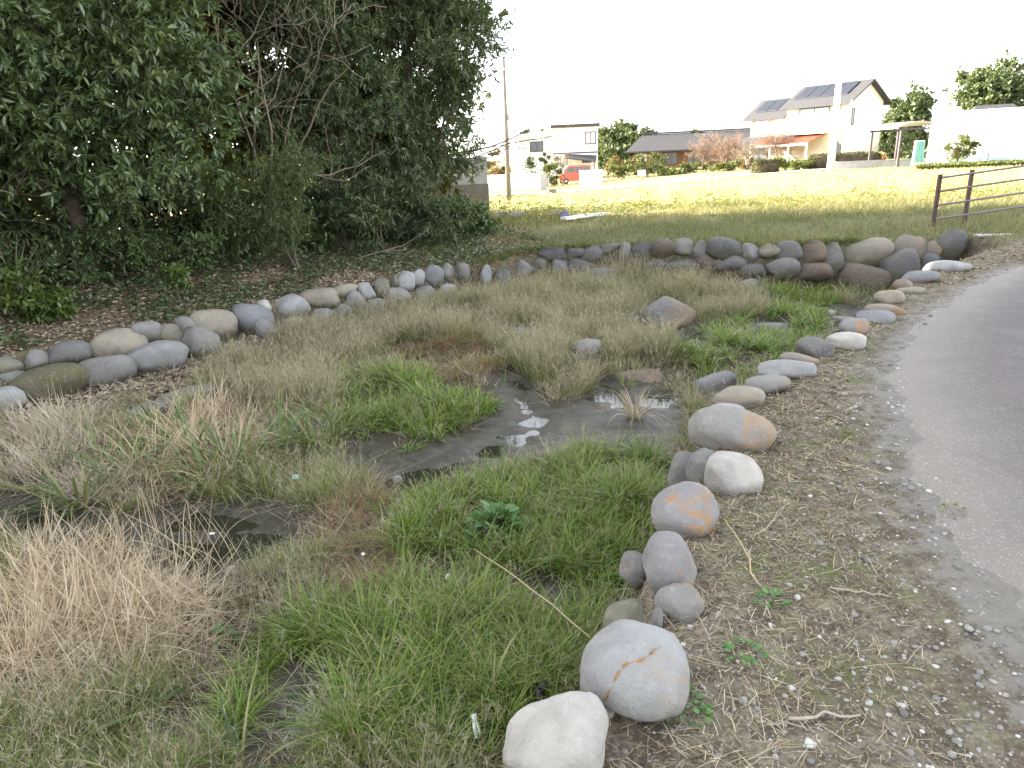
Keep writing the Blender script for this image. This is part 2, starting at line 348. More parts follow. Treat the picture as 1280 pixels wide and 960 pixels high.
# far road: a pale strip across the field
M_road = mat_plain('pale_road', (.42, .40, .37), (.34, .32, .30), 1.5, .9)
rx = np.linspace(-60, 130, 200); ry = 57+np.where(rx > 25, (rx-25)*.32, 0)*1.0
rv = np.concatenate([np.stack([rx, ry+o_, zat(rx, ry+o_)+.06], -1) for o_ in (-1.6, 0., 1.6)])
ri = np.arange(600).reshape(3, 200)
tag(big('road', rv, [np.stack([ri[:-1, :-1], ri[:-1, 1:], ri[1:, 1:], ri[1:, :-1]], -1).reshape(-1, 4)], M_road), 'pale road beyond the field', kind='structure')

# ------------------------------------------------------------------ stones
t = NT('field_stone'); co = t.n('TexCoord').outputs['Object']; oi = t.n('ObjectInfo').outputs
off = t.n('VectorMath', {0: co, 1: t.n('CombineXYZ', {0: t.math('MULTIPLY', oi['Random'], 37.), 1: t.math('MULTIPLY', oi['Random'], 91.), 2: 0.}).outputs[0]}, operation='ADD').outputs[0]
a_ = t.noise(off, 5, 6, .62, .4); b_ = t.noise(off, 32, 5, .65); c_ = t.noise(off, 140, 3)
base = oi['Color']
col = t.mix(t.step(a_, .35, .68), t.mix(.45, base, (.10, .095, .09)), base)
col = t.mix(t.math('MULTIPLY', t.step(b_, .50, .74), .32), col, (.36, .345, .31))
pt_ = t.noise(off, 2.6, 5, .6, 1.2)
col = t.mix(t.math('MULTIPLY', t.step(pt_, .46, .64), .38), col, t.mix(.5, base, (.19, .17, .12)))
col = t.mix(t.math('MULTIPLY', t.step(c_, .58, .72), .28), col, (.09, .085, .08))
ge = t.n('NewGeometry').outputs
sx = t.n('SeparateXYZ', {0: co}).outputs; 
li = t.noise(off, 6.5, 5, .6, .6)
lich = t.math('MULTIPLY', t.step(t.math('ADD', li, t.math('MULTIPLY', sx['X'], .7)), .50, .62), t.step(t.noise(off, 38, 5, .7), .36, .60))
col = t.mix(t.math('MULTIPLY', lich, oi['Alpha']), col, (.29, .155, .06))
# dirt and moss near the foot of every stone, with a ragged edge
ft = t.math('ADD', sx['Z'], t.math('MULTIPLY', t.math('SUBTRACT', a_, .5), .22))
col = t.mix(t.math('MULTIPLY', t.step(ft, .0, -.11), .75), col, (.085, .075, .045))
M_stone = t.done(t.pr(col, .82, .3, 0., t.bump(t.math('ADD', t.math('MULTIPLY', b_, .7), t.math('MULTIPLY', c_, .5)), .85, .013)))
M_slab = M_stone
_ico = {}
def ico(n):
    if n not in _ico:
        bm = bmesh.new(); bmesh.ops.create_icosphere(bm, subdivisions=n, radius=1); bm.verts.ensure_lookup_table()
        _ico[n] = (np.array([v.co[:] for v in bm.verts]), np.array([[v.index for v in f.verts] for f in bm.faces])); bm.free()
    return _ico[n]
TINT = {'g': (.205, .196, .182), 'b': (.18, .182, .192), 't': (.25, .215, .165), 'w': (.38, .36, .325), 'd': (.095, .092, .095), 'o': (.16, .15, .105), 'r': (.15, .11, .088),
        'm': (.085, .075, .028), 'p': (.205, .195, .198), 'l': (.275, .275, .275), 'n': (.135, .13, .125)}
def stone(name, c, ax, ay, az, rotz, roll, tint, lich, label, group, cat='stone', ang=.3, seed=0, sub=4):
    if name == 'boulder' and ax > .11: ang = min(ang, .2)
    r = np.random.default_rng(seed+11); D, Fc = ico(sub)
    p = r.uniform(2.2, 3.4); rad = 1/(np.abs(D)**p).sum(1)**(1/p)
    for _ in range(int(5+9*ang)):
        n = r.normal(size=3); n /= np.linalg.norm(n); h = r.uniform(.72, .98) if ang < .5 else r.uniform(.55, .9)
        q = np.maximum(D@n, 1e-3); lim = h/q; k = 18 if ang < .5 else (40 if ang < .9 else 70)
        rad = -np.log(np.exp(-k*rad)+np.exp(-k*np.minimum(lim, 3)))/k
    w = r.normal(size=(7, 3))*2.1; ph = r.uniform(0, 6, 7)
    rad = rad*(1+.03*np.sin(D@w.T+ph).sum(1)/2)
    w = r.normal(size=(8, 3))*7; ph = r.uniform(0, 6, 8); rad = rad*(1+.006*np.sin(D@w.T+ph).sum(1))
    V = D*rad[:, None]; V = V/np.abs(V).max(0)*np.array([ax, ay, az])
    if roll:
        cr, sr = math.cos(roll), math.sin(roll); V = np.c_[V[:, 0]*cr+V[:, 2]*sr, V[:, 1], -V[:, 0]*sr+V[:, 2]*cr]
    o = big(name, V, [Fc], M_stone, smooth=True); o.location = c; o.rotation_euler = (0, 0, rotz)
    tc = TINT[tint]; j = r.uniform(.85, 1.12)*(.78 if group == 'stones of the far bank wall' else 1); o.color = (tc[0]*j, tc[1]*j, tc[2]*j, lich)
    return tag(o, label, cat, group)
def last_cross(px, py):                              # horizontal distance at which the sight line leaves the basin
    d = ray(px, py); h = math.hypot(d[0], d[1]); dx, dy = d[0]/h, d[1]/h; best = 0
    for i in range(len(WALL)):
        (ax, ay), (bx, by) = WALL[i], WALL[(i+1) % len(WALL)]; ex, ey = bx-ax, by-ay; den = dx*ey-dy*ex
        if abs(den) < 1e-9: continue
        s = (ax*ey-ay*ex)/den; u = (ax*dy-ay*dx)/den
        if 0 <= u <= 1 and s > best: best = s
    return best, d, h
def wall_stone(px, py, w, h, tint, lich, roll, label, group, ang, seed):
    s, d, hh = last_cross(px, py); g_ = G(px, py+h*.42); s = min(s, math.hypot(g_[0], g_[1])); z = H+d[2]/hh*s; s += .06+.12*max(0, z+.6)
    z = H+d[2]/hh*s; c = np.array([d[0]/hh*s, d[1]/hh*s, z]); zc = (c-[0, 0, H])@fw
    e = math.atan2(-d[2], hh); k_ = 1.27 if 'far' in group else 1.2; ax = w/2*zc/F*k_; a2 = h/2*zc/F*k_
    ay = max(.16, .62*ax); az = math.sqrt(max((a2*a2-(ay*math.sin(e))**2), (.75*a2)**2))/math.cos(e)
    return stone('wall_stone', c, ax, ay, az, math.atan2(-d[0], d[1]), R_(roll), tint, lich, label, group, 'stone', ang, seed, 3)
def top_stone(px, py, w, h, tint, lich, roll, label, group, name='boulder', z=0., sink=.25, ang=.2, seed=0, flat=.78, ground=False, cat='boulder'):
    d = ray(px, py); hh = math.hypot(d[0], d[1]); e = math.atan2(-d[2], hh)
    if ground: p = G(px, py+h*.2); z = p[2]
    p = atz(px, py, z); zc = (p-[0, 0, H])@fw; ax = w/2*zc/F; b = h/2*zc/F
    ay = b/math.sqrt(math.sin(e)**2+(flat*math.cos(e))**2); az = flat*ay; ay = min(ay, 1.5*ax); 
    az = max(az, math.sqrt(max(b*b-(ay*math.sin(e))**2, 0))/math.cos(e)); zz = z+az*(1-2*sink-.16)
    p = atz(px, py, zz); k = ((p-[0, 0, H])@fw)/zc
    return stone(name, p, ax*k, ay*k, az*k, math.atan2(-d[0], d[1]), R_(roll), tint, lich, label, group, cat, ang, seed, 4 if py > 480 else 3)
GL, GF_, GP, GR = 'stones of the left bank wall', 'stones of the far bank wall', 'boulders edging the path', 'rocks in the stream bed'
LEFT = [
 (11, 456, 32, 22, 'o', 0, 0, 'olive grey stone at the left photo edge, top course of left wall'), (13, 472, 30, 16, 'g', 0, 0, 'flat grey stone under the olive one at the left photo edge'),
 (8, 500, 36, 29, 'l', 0, 0, 'pale round stone low at the left photo edge, left of the mossy angular stone'), (43, 450, 28, 22, 'g', 0, 0, 'small grey stone directly above the mossy angular stone'),
 (82, 443, 48, 28, 'n', 0, 0, 'dark tan stone half hidden by a grass tuft, left wall top'), (62, 482, 78, 42, 'm', 0, -6, 'big angular stone covered in dark brown moss, left wall'),
 (148, 434, 58, 39, 't', 0, 4, 'large oval tan stone right of the grass tuft on left wall'), (134, 466, 56, 36, 'g', .0, 0, 'grey stone with mossy foot right of the dark mossy angular stone'),
 (182, 416, 33, 24, 'g', 0, 0, 'small grey stone behind the large oval tan stone, left wall'), (212, 419, 31, 35, 'o', 0, 12, 'olive rounded stone above the broad pale flat-topped stone'),
 (233, 411, 21, 28, 'g', 0, -25, 'narrow tilted grey stone between the olive and the oval tan stone'), (197, 447, 61, 35, 'l', 0, 0, 'broad pale grey flat-topped stone in the lower course of left wall'),
 (248, 432, 44, 42, 'g', 0, 0, 'upright egg-shaped grey stone, lower course of left wall'), (266, 406, 49, 32, 't', 0, 6, 'smooth oval tan stone above the upright egg-shaped stone'),
 (313, 403, 48, 38, 'b', 0, 14, 'large blue-grey stone in the middle of the left wall, apart from its neighbours'), (333, 413, 22, 30, 'b', 0, -20, 'leaning blue-grey stone against the right side of the large blue-grey one'),
 (330, 384, 15, 16, 'w', 0, 0, 'tiny pale round stone on top of the left wall'), (362, 384, 42, 28, 'l', 0, -4, 'oval pale stone right of the tiny pale stone, left wall top'),
 (366, 406, 26, 18, 'g', 0, 0, 'small grey stone under the oval pale stone beside a green tuft'), (400, 374, 45, 23, 't', 0, 0, 'long flat tan stone right of the oval pale stone, left wall top'),
 (404, 397, 25, 20, 'b', 0, 0, 'small bluish stone under the long flat tan stone'), (431, 364, 30, 15, 't', 0, -5, 'thin flat tan stone behind the leaning blue-grey upright, left wall top'),
 (431, 392, 20, 18, 'g', 0, 30, 'small grey wedge left of the leaning blue-grey upright'), (444, 380, 26, 27, 'b', 0, 35, 'leaning blue-grey upright stone in the lower course of left wall'),
 (458, 366, 23, 23, 'l', 0, 0, 'round pale stone above and right of the leaning blue-grey upright'), (477, 360, 18, 24, 'o', 0, 0, 'olive upright stone right of the round pale stone'),
 (471, 383, 18, 16, 'g', 0, 0, 'small square grey stone below the olive upright stone'), (493, 352, 16, 17, 'o', 0, 0, 'small tan-green stone behind the row, left of the tall leaning slab'),
 (507, 355, 20, 27, 'l', 0, 18, 'tall pale leaning slab near the far end of left wall'), (495, 371, 30, 20, 'g', 0, 8, 'flat grey stone at the foot of the tall pale leaning slab'),
 (522, 349, 17, 23, 'l', 0, 6, 'pale upright stone between the leaning slab and the squarish blue stone'), (540, 346, 25, 25, 'b', 0, 0, 'squarish blue-grey stone near the far end of left wall'),
 (532, 367, 23, 19, 'b', 0, 0, 'round blue-grey stone below the squarish blue-grey stone'), (559, 341, 19, 21, 'g', 0, 0, 'grey stone right of the squarish blue stone, left wall top'),
 (558, 362, 22, 13, 'l', 0, 0, 'low pale stone at the foot of the far end of left wall'), (578, 343, 17, 24, 'n', 0, 0, 'dim brown stone half hidden in leaves near the wall corner'),
 (606, 346, 15, 26, 'b', 0, 0, 'narrow blue-grey standing stone at the corner of both walls')]
FAR = [
 (629, 349, 18, 20, 'n', 0, 0, 'dim grey stone just right of the narrow standing stone'), (655, 337, 20, 23, 'g', 0, 10, 'tapering grey stone under the ivy at the left end of far wall'),
 (673, 332, 17, 15, 'n', 0, 0, 'small dark stone under the hanging ivy, far wall'), (698, 335, 18, 20, 'b', 0, 0, 'bluish tapering stone in the lower course, left part of far wall'),
 (690, 317, 30, 14, 'd', 0, 0, 'dark flat block at the top left of far wall'), (716, 317, 23, 17, 'n', 0, 0, 'squared dark block second in the top course of far wall'),
 (739, 317, 25, 18, 'n', 0, 0, 'squared dark block left of the pale capping stone'), (723, 334, 32, 19, 'n', 0, 0, 'wide dark stone under the two squared blocks, far wall'),
 (763, 310, 23, 13, 'g', 0, 0, 'pale capping stone behind the tall dry stalks'), (781, 315, 13, 20, 'g', 0, 0, 'narrow upright grey stone right of the pale capping stone'),
 (757, 344, 32, 20, 'b', 0, 0, 'blue-grey stone low behind the tall dry stalks'), (803, 315, 25, 20, 'd', 0, 0, 'dark stone right of the narrow upright stone, far wall top'),
 (828, 311, 31, 20, 'r', 0, 0, 'squared brown-red stone in the top course of far wall'), (855, 310, 21, 20, 'g', 0, 0, 'round grey stone right of the squared brown-red stone'),
 (876, 314, 24, 23, 'g', 0, 15, 'leaning grey stone between the round grey and the long dark one'), (908, 312, 40, 23, 'd', 0, 10, 'long dark smooth stone in the top course of far wall'),
 (939, 317, 24, 26, 'l', 0, 0, 'pale egg-shaped stone right of the long dark smooth stone'), (965, 314, 25, 15, 't', 0, 0, 'small pale flat stone right of the pale egg-shaped stone'),
 (987, 316, 27, 23, 'n', 0, 0, 'dark grey stone touching the left side of the brown block'), (1013, 317, 31, 26, 'r', .25, 0, 'brown blocky stone with rusty top in far wall'),
 (1037, 322, 26, 31, 'g', 0, -12, 'grey upright stone left of the big tan boulder'), (1078, 318, 56, 34, 't', 0, -6, 'big oval tan boulder in the top course of far wall'),
 (1136, 314, 46, 32, 't', .1, 0, 'broad smooth tan boulder at the right end of far wall'), (1164, 313, 19, 19, 't', .9, 0, 'small orange-stained stone between tan boulder and dark upright'),
 (1187, 306, 28, 33, 'd', .0, 12, 'dark angular upright stone ending the far wall on the right'), (821, 333, 30, 19, 'n', 0, 0, 'dim grey stone under the squared brown-red stone'),
 (855, 333, 38, 20, 'n', 0, 0, 'wide dark stone in the lower course below the round grey stone'), (884, 330, 21, 23, 'r', 0, 0, 'brown stone in the lower course under the leaning grey stone'),
 (899, 329, 15, 16, 'o', 0, 0, 'little tan stone wedged under the long dark smooth stone'), (914, 331, 33, 19, 'n', 0, -8, 'dark brown sloping stone below the long dark smooth stone'),
 (943, 337, 30, 15, 'n', 0, 0, 'low grey stone under the pale egg-shaped stone'), (977, 335, 35, 24, 'g', 0, 0, 'rounded grey stone in the lower course below the small pale flat stone'),
 (1015, 341, 38, 22, 'r', .2, 0, 'rusty brown stone under the brown blocky stone'), (1041, 331, 18, 32, 'g', 0, 10, 'narrow leaning grey stone left of the low wide brown rock'),
 (1071, 347, 62, 30, 'r', 0, 0, 'low wide brown rock under the big oval tan boulder'), (1120, 336, 42, 45, 'n', 0, -14, 'big dark green-grey boulder at the right foot of far wall'),
 (1155, 329, 29, 21, 'b', 0, 0, 'blue-grey stone right of the big dark green-grey boulder')]
for i, s in enumerate(LEFT): wall_stone(*s, GL, .3 if i % 3 else .5, 100+i)
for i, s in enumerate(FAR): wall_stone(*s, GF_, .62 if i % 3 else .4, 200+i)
# (px, py, w, h, tint, lichen, roll, label, flat, sink)
EDGE = [
 (1184, 334, 46, 15, 'l', 0, -6, 'flat pale stone, farthest of the row along the path', .6, .3), (1150, 348, 38, 16, 'b', 0, -6, 'flat bluish stone just before the farthest pale one', .6, .3),
 (1128, 357, 20, 14, 'r', .3, 0, 'small brown stone tucked beside the flat bluish stone', .7, .3), (1140, 364, 31, 10, 't', 0, 0, 'thin tan sliver of stone on the gravel behind the tan lump', .5, .3),
 (1111, 374, 30, 19, 't', .35, -5, 'tan lump of stone at the far bend of the path edge', .7, .3), (1107, 388, 42, 13, 't', .8, 0, 'flat stone with orange stain right above the flat blue-white one', .5, .3),
 (1095, 397, 39, 17, 'b', 0, 0, 'flat blue-white stone below the orange stained flat one', .6, .3), (1067, 409, 30, 19, 'b', .9, -4, 'small grey stone with orange right half', .8, .25),
 (1056, 427, 42, 22, 'w', 0, -3, 'chalk white oval stone half way along the path edge', .75, .25), (1018, 436, 40, 24, 'd', 0, 0, 'dark brown-grey stone left of the chalk white oval', .7, .25),
 (998, 449, 40, 14, 't', .4, 0, 'thin tan stone behind the long pale blue one', .6, .25), (986, 461, 64, 20, 'l', 0, -5, 'long flat pale blue-grey stone at the path edge', .55, .25),
 (960, 480, 46, 23, 'g', .55, -6, 'grey stone with an orange tip next to the long flat one', .7, .25), (923, 497, 55, 25, 't', 0, -5, 'oval beige stone above the large orange-streaked boulder', .75, .25),
 (908, 517, 42, 24, 'l', 0, 0, 'pale grey stone behind the large orange-streaked boulder', .8, .2), (914, 539, 98, 56, 'g', .8, 8, 'large grey boulder with orange streak along its lower right', .75, .25),
 (877, 584, 32, 45, 'n', .1, 10, 'slim dark blue-green stone left of the white cube-like boulder', 1.0, .25), (917, 597, 67, 54, 'w', .08, 4, 'whitish blocky boulder halfway down the path edge', .85, .25),
 (867, 614, 32, 24, 'g', .1, 0, 'small greenish stone behind the heavily orange boulder', .8, .2), (856, 641, 74, 60, 'p', 1.0, -28, 'boulder largely covered by orange lichen', .8, .25),
 (835, 709, 62, 74, 'p', .35, 18, 'smooth purple-grey upright boulder below the orange lichen one', 1.0, .25), (850, 758, 58, 48, 'g', .3, -6, 'lumpy cracked grey boulder between two smooth ones', .85, .25),
 (821, 777, 16, 30, 'n', 0, 10, 'thin grey stone squeezed left of the lumpy cracked boulder', 1.0, .25), (792, 846, 122, 114, 'l', .25, 6, 'large smooth pale grey boulder with an orange crack', .85, .25),
 (699, 931, 136, 108, 'w', 0, -32, 'largest whitish boulder at the bottom edge of the photo', .8, .25), (762, 889, 12, 14, 'w', .2, 0, 'small pebble wedged between the two nearest big boulders', .9, .2)]
EDGE_O = []
for i, (a, b, w_, h_, tn, li_, ro, lab, fl, sk) in enumerate(EDGE):
    EDGE_O.append(top_stone(a, b, w_*(1.10 if b > 520 else 1.17), h_*(1.10 if b > 520 else 1.17), tn, li_, ro, lab, GP, 'boulder', 0., sk, .3 if i % 3 else .5, 300+i, fl))
# rust-orange lichen running along the crack of the large pale boulder
from mathutils.bvhtree import BVHTree
bo = next(o_ for o_ in EDGE_O if 'orange crack' in o_['label']); bm = bmesh.new(); bm.from_mesh(bo.data); bv = BVHTree.FromBMesh(bm); bm.free(); Mb = Matrix.LocRotScale(bo.location, bo.rotation_euler, None); Mi = Mb.inverted()
rq = np.random.default_rng(2); pts = []; path_ = [(756, 876), (762, 862), (768, 850), (775, 838), (782, 830), (792, 827), (803, 825), (811, 820), (817, 813), (826, 808)]
for k in range(len(path_)-1):
    for q_ in range(5):
        u_ = q_/5; a_ = path_[k][0]*(1-u_)+path_[k+1][0]*u_+rq.normal(0, .9); b_ = path_[k][1]*(1-u_)+path_[k+1][1]*u_+rq.normal(0, .9)
        hit = bv.ray_cast(Mi @ Vector((0, 0, H)), Mi.to_3x3() @ Vector(ray(a_, b_)))
        if hit[0] is not None: pts.append(np.array(hit[0]))
if len(pts) > 3:
    n_ = len(pts); M_lich = mat_plain('orange_lichen', (.30, .15, .05), (.22, .13, .06), 30, .95, .1, 0, .6, 80)
    MB().tube(pts, [abs(.0022+.0022*math.sin(k*.7)+rq.normal(0, .0008)) for k in range(n_)], 6).build('lichen_streak', M_lich, bo, True)
LOW = [
 (853, 590, 34, 56, 'n', 0, 14, 'dark lower boulder beneath the slim blue-green stone', -.16), (792, 713, 40, 46, 'n', 0, 20, 'shaded lower boulder left of the purple-grey upright boulder', -.16),
 (785, 782, 62, 54, 'o', 0, -18, 'greenish grey lower boulder behind the dry stems near the large pale boulder', -.14)]
for i, (a, b, w_, h_, tn, li_, ro, lab, z) in enumerate(LOW): top_stone(a, b, w_, h_, tn, li_, ro, lab, GP, 'boulder', z, .35, .25, 350+i, .9)
ROCK = [
 (826, 396, 86, 50, 'n', .5, -14, 'big brown slab tilted in the stream with orange upper edge', 1.0, .75, .06), (735, 440, 40, 32, 'g', 0, 0, 'rounded grey rock amid the seedy dry grass', .3, .9, .2),
 (654, 416, 42, 16, 'n', 0, 4, 'low flat grey rock hidden in the dry grass, centre of the bed', .5, .5, .3), (937, 356, 24, 15, 'b', 0, -6, 'small pale blue rock in front of the far wall', .3, .7, .25),
 (797, 471, 62, 22, 'r', .3, 0, 'low brown rock in wet mud behind the arching dry tuft', .5, .4, .3), (232, 494, 90, 22, 'o', 0, -4, 'long flat mossy rock left, behind the iris leaves', .4, .45, .3),
 (196, 512, 66, 24, 'n', 0, -4, 'dark mossy rock touching the front of the long flat one', .4, .5, .3), (965, 408, 46, 11, 'b', 0, 0, 'thin wet grey slab lying flat in the far channel', .6, .35, .4),
 (896, 480, 54, 34, 'b', 0, -10, 'blue-grey boulder standing in the stream near the oval beige stone', .35, .75, .2), (1039, 392, 11, 9, 'w', 0, 0, 'white fist-sized rock beside the dark gap at the far channel', .2, .9, .2),
 (1058, 399, 34, 10, 'g', 0, 0, 'wet flat rock in the dark gap of the far channel', .6, .4, .3), (1022, 402, 16, 7, 'n', 0, 0, 'small dark rock left of the white fist-sized one', .5, .6, .3)]
for i, (a, b, w_, h_, tn, li_, ro, lab, ag, fl, sk) in enumerate(ROCK):
    top_stone(a, b, w_, h_, tn, li_, ro, lab, GR, 'rock', 0, sk, ag, 400+i, fl, ground=True, cat='rock')

# ------------------------------------------------------------------ blades and leaves
def blades(r, root, L, Wd, az, lean, droop, nseg=4, twist=.6):
    N = len(root); L, Wd, lean, droop = [np.broadcast_to(np.asarray(q, float), (N,)) for q in (L, Wd, lean, droop)]
    dx, dy = np.cos(az), np.sin(az); ta = az+np.pi/2+r.normal(0, twist, N); wx, wy = np.cos(ta), np.sin(ta)
    P = root.astype(float).copy(); V = np.empty((N, 2*nseg+1, 3)); T = np.empty((N, 2*nseg+1))
    for k in range(nseg+1):
        tt = k/nseg; hw = Wd*.5*(1-tt**1.8)*(.75+.5*min(tt*4, 1)*.5)
        if k < nseg:
            V[:, 2*k] = P+np.stack([wx*hw, wy*hw, 0*hw], 1); V[:, 2*k+1] = P-np.stack([wx*hw, wy*hw, 0*hw], 1); T[:, 2*k] = T[:, 2*k+1] = tt
        else: V[:, 2*k] = P; T[:, 2*k] = 1
        th = lean+droop*(tt+.5/nseg); st = L/nseg
        P = P+np.stack([dx*np.sin(th)*st, dy*np.sin(th)*st, np.cos(th)*st], 1)
    b = (np.arange(N)*(2*nseg+1))[:, None]
    q = np.concatenate([b+np.array([2*k, 2*k+1, 2*k+3, 2*k+2]) for k in range(nseg-1)]); tr = b+np.array([2*nseg-2, 2*nseg-1, 2*nseg])
    return V.reshape(-1, 3), [q, tr], T.ravel()
def merge(parts):
    Vs, Q, Tt, At, n = [], {}, [], [], 0
    for V, Fs, A in parts:
        for f in Fs: Q.setdefault(f.shape[1], []).append(f+n)
        Vs.append(V); At.append(A); n += len(V)
    return np.concatenate(Vs), [np.concatenate(v) for v in Q.values()], np.concatenate(At)
def leaves(r, pos, d, L, Wd, fold=.25, curl=.15):
    N = len(pos); d = d/(np.linalg.norm(d, axis=1, keepdims=True)+1e-9); L = np.broadcast_to(L, (N,))[:, None]; Wd = np.broadcast_to(Wd, (N,))[:, None]
    up = np.tile([0, 0, 1.], (N, 1))+r.normal(0, .45, (N, 3)); s = np.cross(d, up); s /= np.linalg.norm(s, axis=1, keepdims=True)+1e-9; n = np.cross(s, d)
    f = fold*Wd
    V = np.stack([pos, pos+d*L*.33+s*Wd*.46+n*f, pos+d*L*.70+s*Wd*.40+n*(f-curl*L*.4), pos+d*L-n*curl*L, pos+d*L*.70-s*Wd*.40+n*(f-curl*L*.4), pos+d*L*.33-s*Wd*.46+n*f], 1)
    b = (np.arange(N)*6)[:, None]
    return V.reshape(-1, 3), [np.concatenate([b+np.array([0, 1, 2, 3]), b+np.array([0, 3, 4, 5])])], np.tile([0, .33, .7, 1, .7, .33], N)

# ------------------------------------------------------------------ stream-bed vegetation (continuous cover)
ZONES = [('green', [(480, 640), (560, 615), (640, 600), (760, 560), (838, 575), (830, 640), (800, 690), (770, 740), (745, 800), (690, 880), (640, 960), (420, 960), (440, 860), (420, 800), (520, 740)]),
 ('green', [(420, 472), (560, 478), (640, 502), (600, 527), (540, 572), (480, 575), (430, 548)]), ('green', [(830, 425), (930, 395), (1040, 372), (1060, 385), (1030, 420), (960, 470), (880, 478), (850, 450)]),
 ('green', [(330, 790), (420, 740), (440, 800), (420, 850), (330, 900), (260, 960), (240, 900)]), ('green', [(930, 370), (1040, 345), (1090, 365), (1000, 385)]),
 ('short', [(540, 615), (590, 585), (700, 570), (790, 590), (760, 640), (650, 640)]),
 ('red', [(385, 640), (480, 600), (510, 700), (520, 760), (480, 790), (400, 770)]), ('red', [(480, 432), (610, 425), (625, 480), (500, 485)]),
 ('straw', [(0, 700), (100, 668), (190, 685), (260, 740), (300, 830), (200, 862), (60, 905), (0, 905)]), ('straw', [(120, 560), (200, 515), (330, 505), (370, 560), (300, 615), (170, 620)]),
 ('grey', [(0, 530), (120, 520), (140, 600), (80, 660), (0, 680)]), ('seed', [(250, 480), (330, 430), (440, 398), (560, 380), (640, 365), (720, 342), (830, 330), (1000, 345), (1080, 340), (1080, 375), (830, 425), (830, 480), (690, 500), (640, 450), (480, 435), (430, 470), (440, 520), (330, 520)]),
 ('litter', [(0, 480), (130, 470), (300, 420), (370, 405), (560, 370), (640, 362), (560, 385), (420, 410), (320, 440), (260, 480), (100, 520), (0, 540)])]
def candidates(n, r, dens):
    x = r.uniform(-8.6, 9, n); y = r.uniform(.3, 15, n); d = np.hypot(x, y)
    k = r.random(n) < np.minimum(1, (dens/np.maximum(d, .5))**1.35); x, y = x[k], y[k]
    b = gridat(SD, x, y); k = b > .10; x, y = x[k], y[k]
    z = zat(x, y); px, py = project(np.stack([x, y, z], 1)); k = (px > -260) & (px < 1300) & (py < 1150); return x[k], y[k], z[k], px[k], py[k]
r = np.random.default_rng(21)
x, y, z, px, py = candidates(420000, r, 3.4)
wob = 16*N1(x, y, 5)*np.minimum(1, 4/np.hypot(x, y)); pxw = px+wob; pyw = py+wob*.6
zone = np.full(len(x), 'mix   ', dtype='<U6')
for nm, poly in ZONES[::-1]:
    m = pip(poly, pxw, pyw); zone[m] = nm
wetv = gridat(WETM, x, y); dry = (wetv < .22) | (r.random(len(x)) < .006)
for a_, b_, w_, h_ in ((826, 408, 50, 26), (735, 450, 24, 18), (654, 421, 26, 10), (896, 490, 34, 18), (232, 500, 50, 12), (190, 520, 36, 12), (965, 412, 30, 8), (797, 478, 36, 12), (937, 362, 16, 9), (620, 668, 34, 24), (673, 890, 18, 30), (487, 772, 16, 16), (561, 736, 12, 12), (596, 930, 12, 26)):
    dry &= ~((((px-a_)/w_)**2+((py-b_)/h_)**2 < 1) & (r.random(len(x)) < .93))
clump = N2(x, y, 3.4)+.7*N3(x, y, 8)                 # patchiness
D_ = np.hypot(x, y); hmul = np.clip(1+.42*clump, .5, 1.65)
def veg(sel, nb, L, Wd, lean, droop, jit, nseg=4, seed=0, pyr=0.5):
    r = np.random.default_rng(seed); idx = np.nonzero(sel)[0]; n = len(idx)*nb; i = np.repeat(idx, nb)
    a = r.uniform(0, 6.283, n); rad = jit*np.sqrt(r.random(n))*(.6+.08*D_[i]); sc = np.repeat(r.uniform(.7, 1.3, len(idx)), nb)
    X = x[i]+np.cos(a)*rad; Y = y[i]+np.sin(a)*rad; root = np.stack([X, Y, zat(X, Y)-.006], 1)
    u = r.random(n); dd = D_[i]
    return blades(r, root, (L[0]+(L[1]-L[0])*u)*sc*hmul[i], (Wd[0]+(Wd[1]-Wd[0])*r.random(n))*np.clip(dd/4.5, .8, 2.0), a+r.normal(0, .7, n), r.uniform(*lean, n), r.uniform(*droop, n), nseg)
M_green = mat_leaf('green_grass', [(.052, .10, .012), (.095, .175, .02), (.15, .245, .032), (.21, .295, .05), (.115, .205, .026), (.38, .33, .15)], .32, .45, .4, (.26, .25, .09), .6)
M_olive = mat_leaf('olive_grass', [(.12, .14, .045), (.17, .175, .065), (.21, .19, .085), (.30, .25, .14), (.36, .30, .18)], .35, .6, .25, (.27, .22, .13), .4)
M_seed = mat_leaf('seedy_dry_grass', [(.30, .255, .17), (.42, .36, .255), (.52, .455, .345), (.26, .25, .13), (.44, .35, .265)], .35, .75, .2)
M_straw = mat_leaf('straw_blades', [(.33, .24, .155), (.46, .355, .24), (.56, .465, .335), (.48, .35, .235), (.64, .56, .43)], .3, .6, .3)
M_grey = mat_leaf('grey_straw_blades', [(.33, .27, .20), (.46, .39, .30), (.57, .49, .39), (.38, .29, .21)], .3, .7, .25)
M_red = mat_leaf('rusty_dead_grass', [(.22, .12, .065), (.30, .17, .095), (.36, .23, .14), (.27, .18, .11), (.15, .085, .05)], .3, .7, .2)
C = {k: (zone == k) & dry for k in ('green', 'seed', 'short', 'red', 'straw', 'grey', 'litter', 'mix   ')}
rr = r.random(len(x))
thin = lambda m, f: m & (rr < f)
gpatch = (clump > -.6) | (N3(x, y, 19) > .5)
parts = [veg(thin(C['green'] & gpatch, .19), 20, (.10, .27), (.0055, .0105), (.1, 1.0), (.3, 1.6), .042, 4, 1), veg(thin(C['mix   '] & (clump > .1), .6), 5, (.08, .2), (.003, .006), (.2, .8), (.3, 1.3), .04, 4, 2),
         veg(thin(C['seed'] & (clump > .1), .4), 5, (.10, .26), (.004, .007), (.2, .7), (.3, 1.2), .04, 3, 3), veg(thin(C['red'], .14), 4, (.08, .16), (.003, .005), (.2, .8), (.3, 1.), .04, 3, 4)]
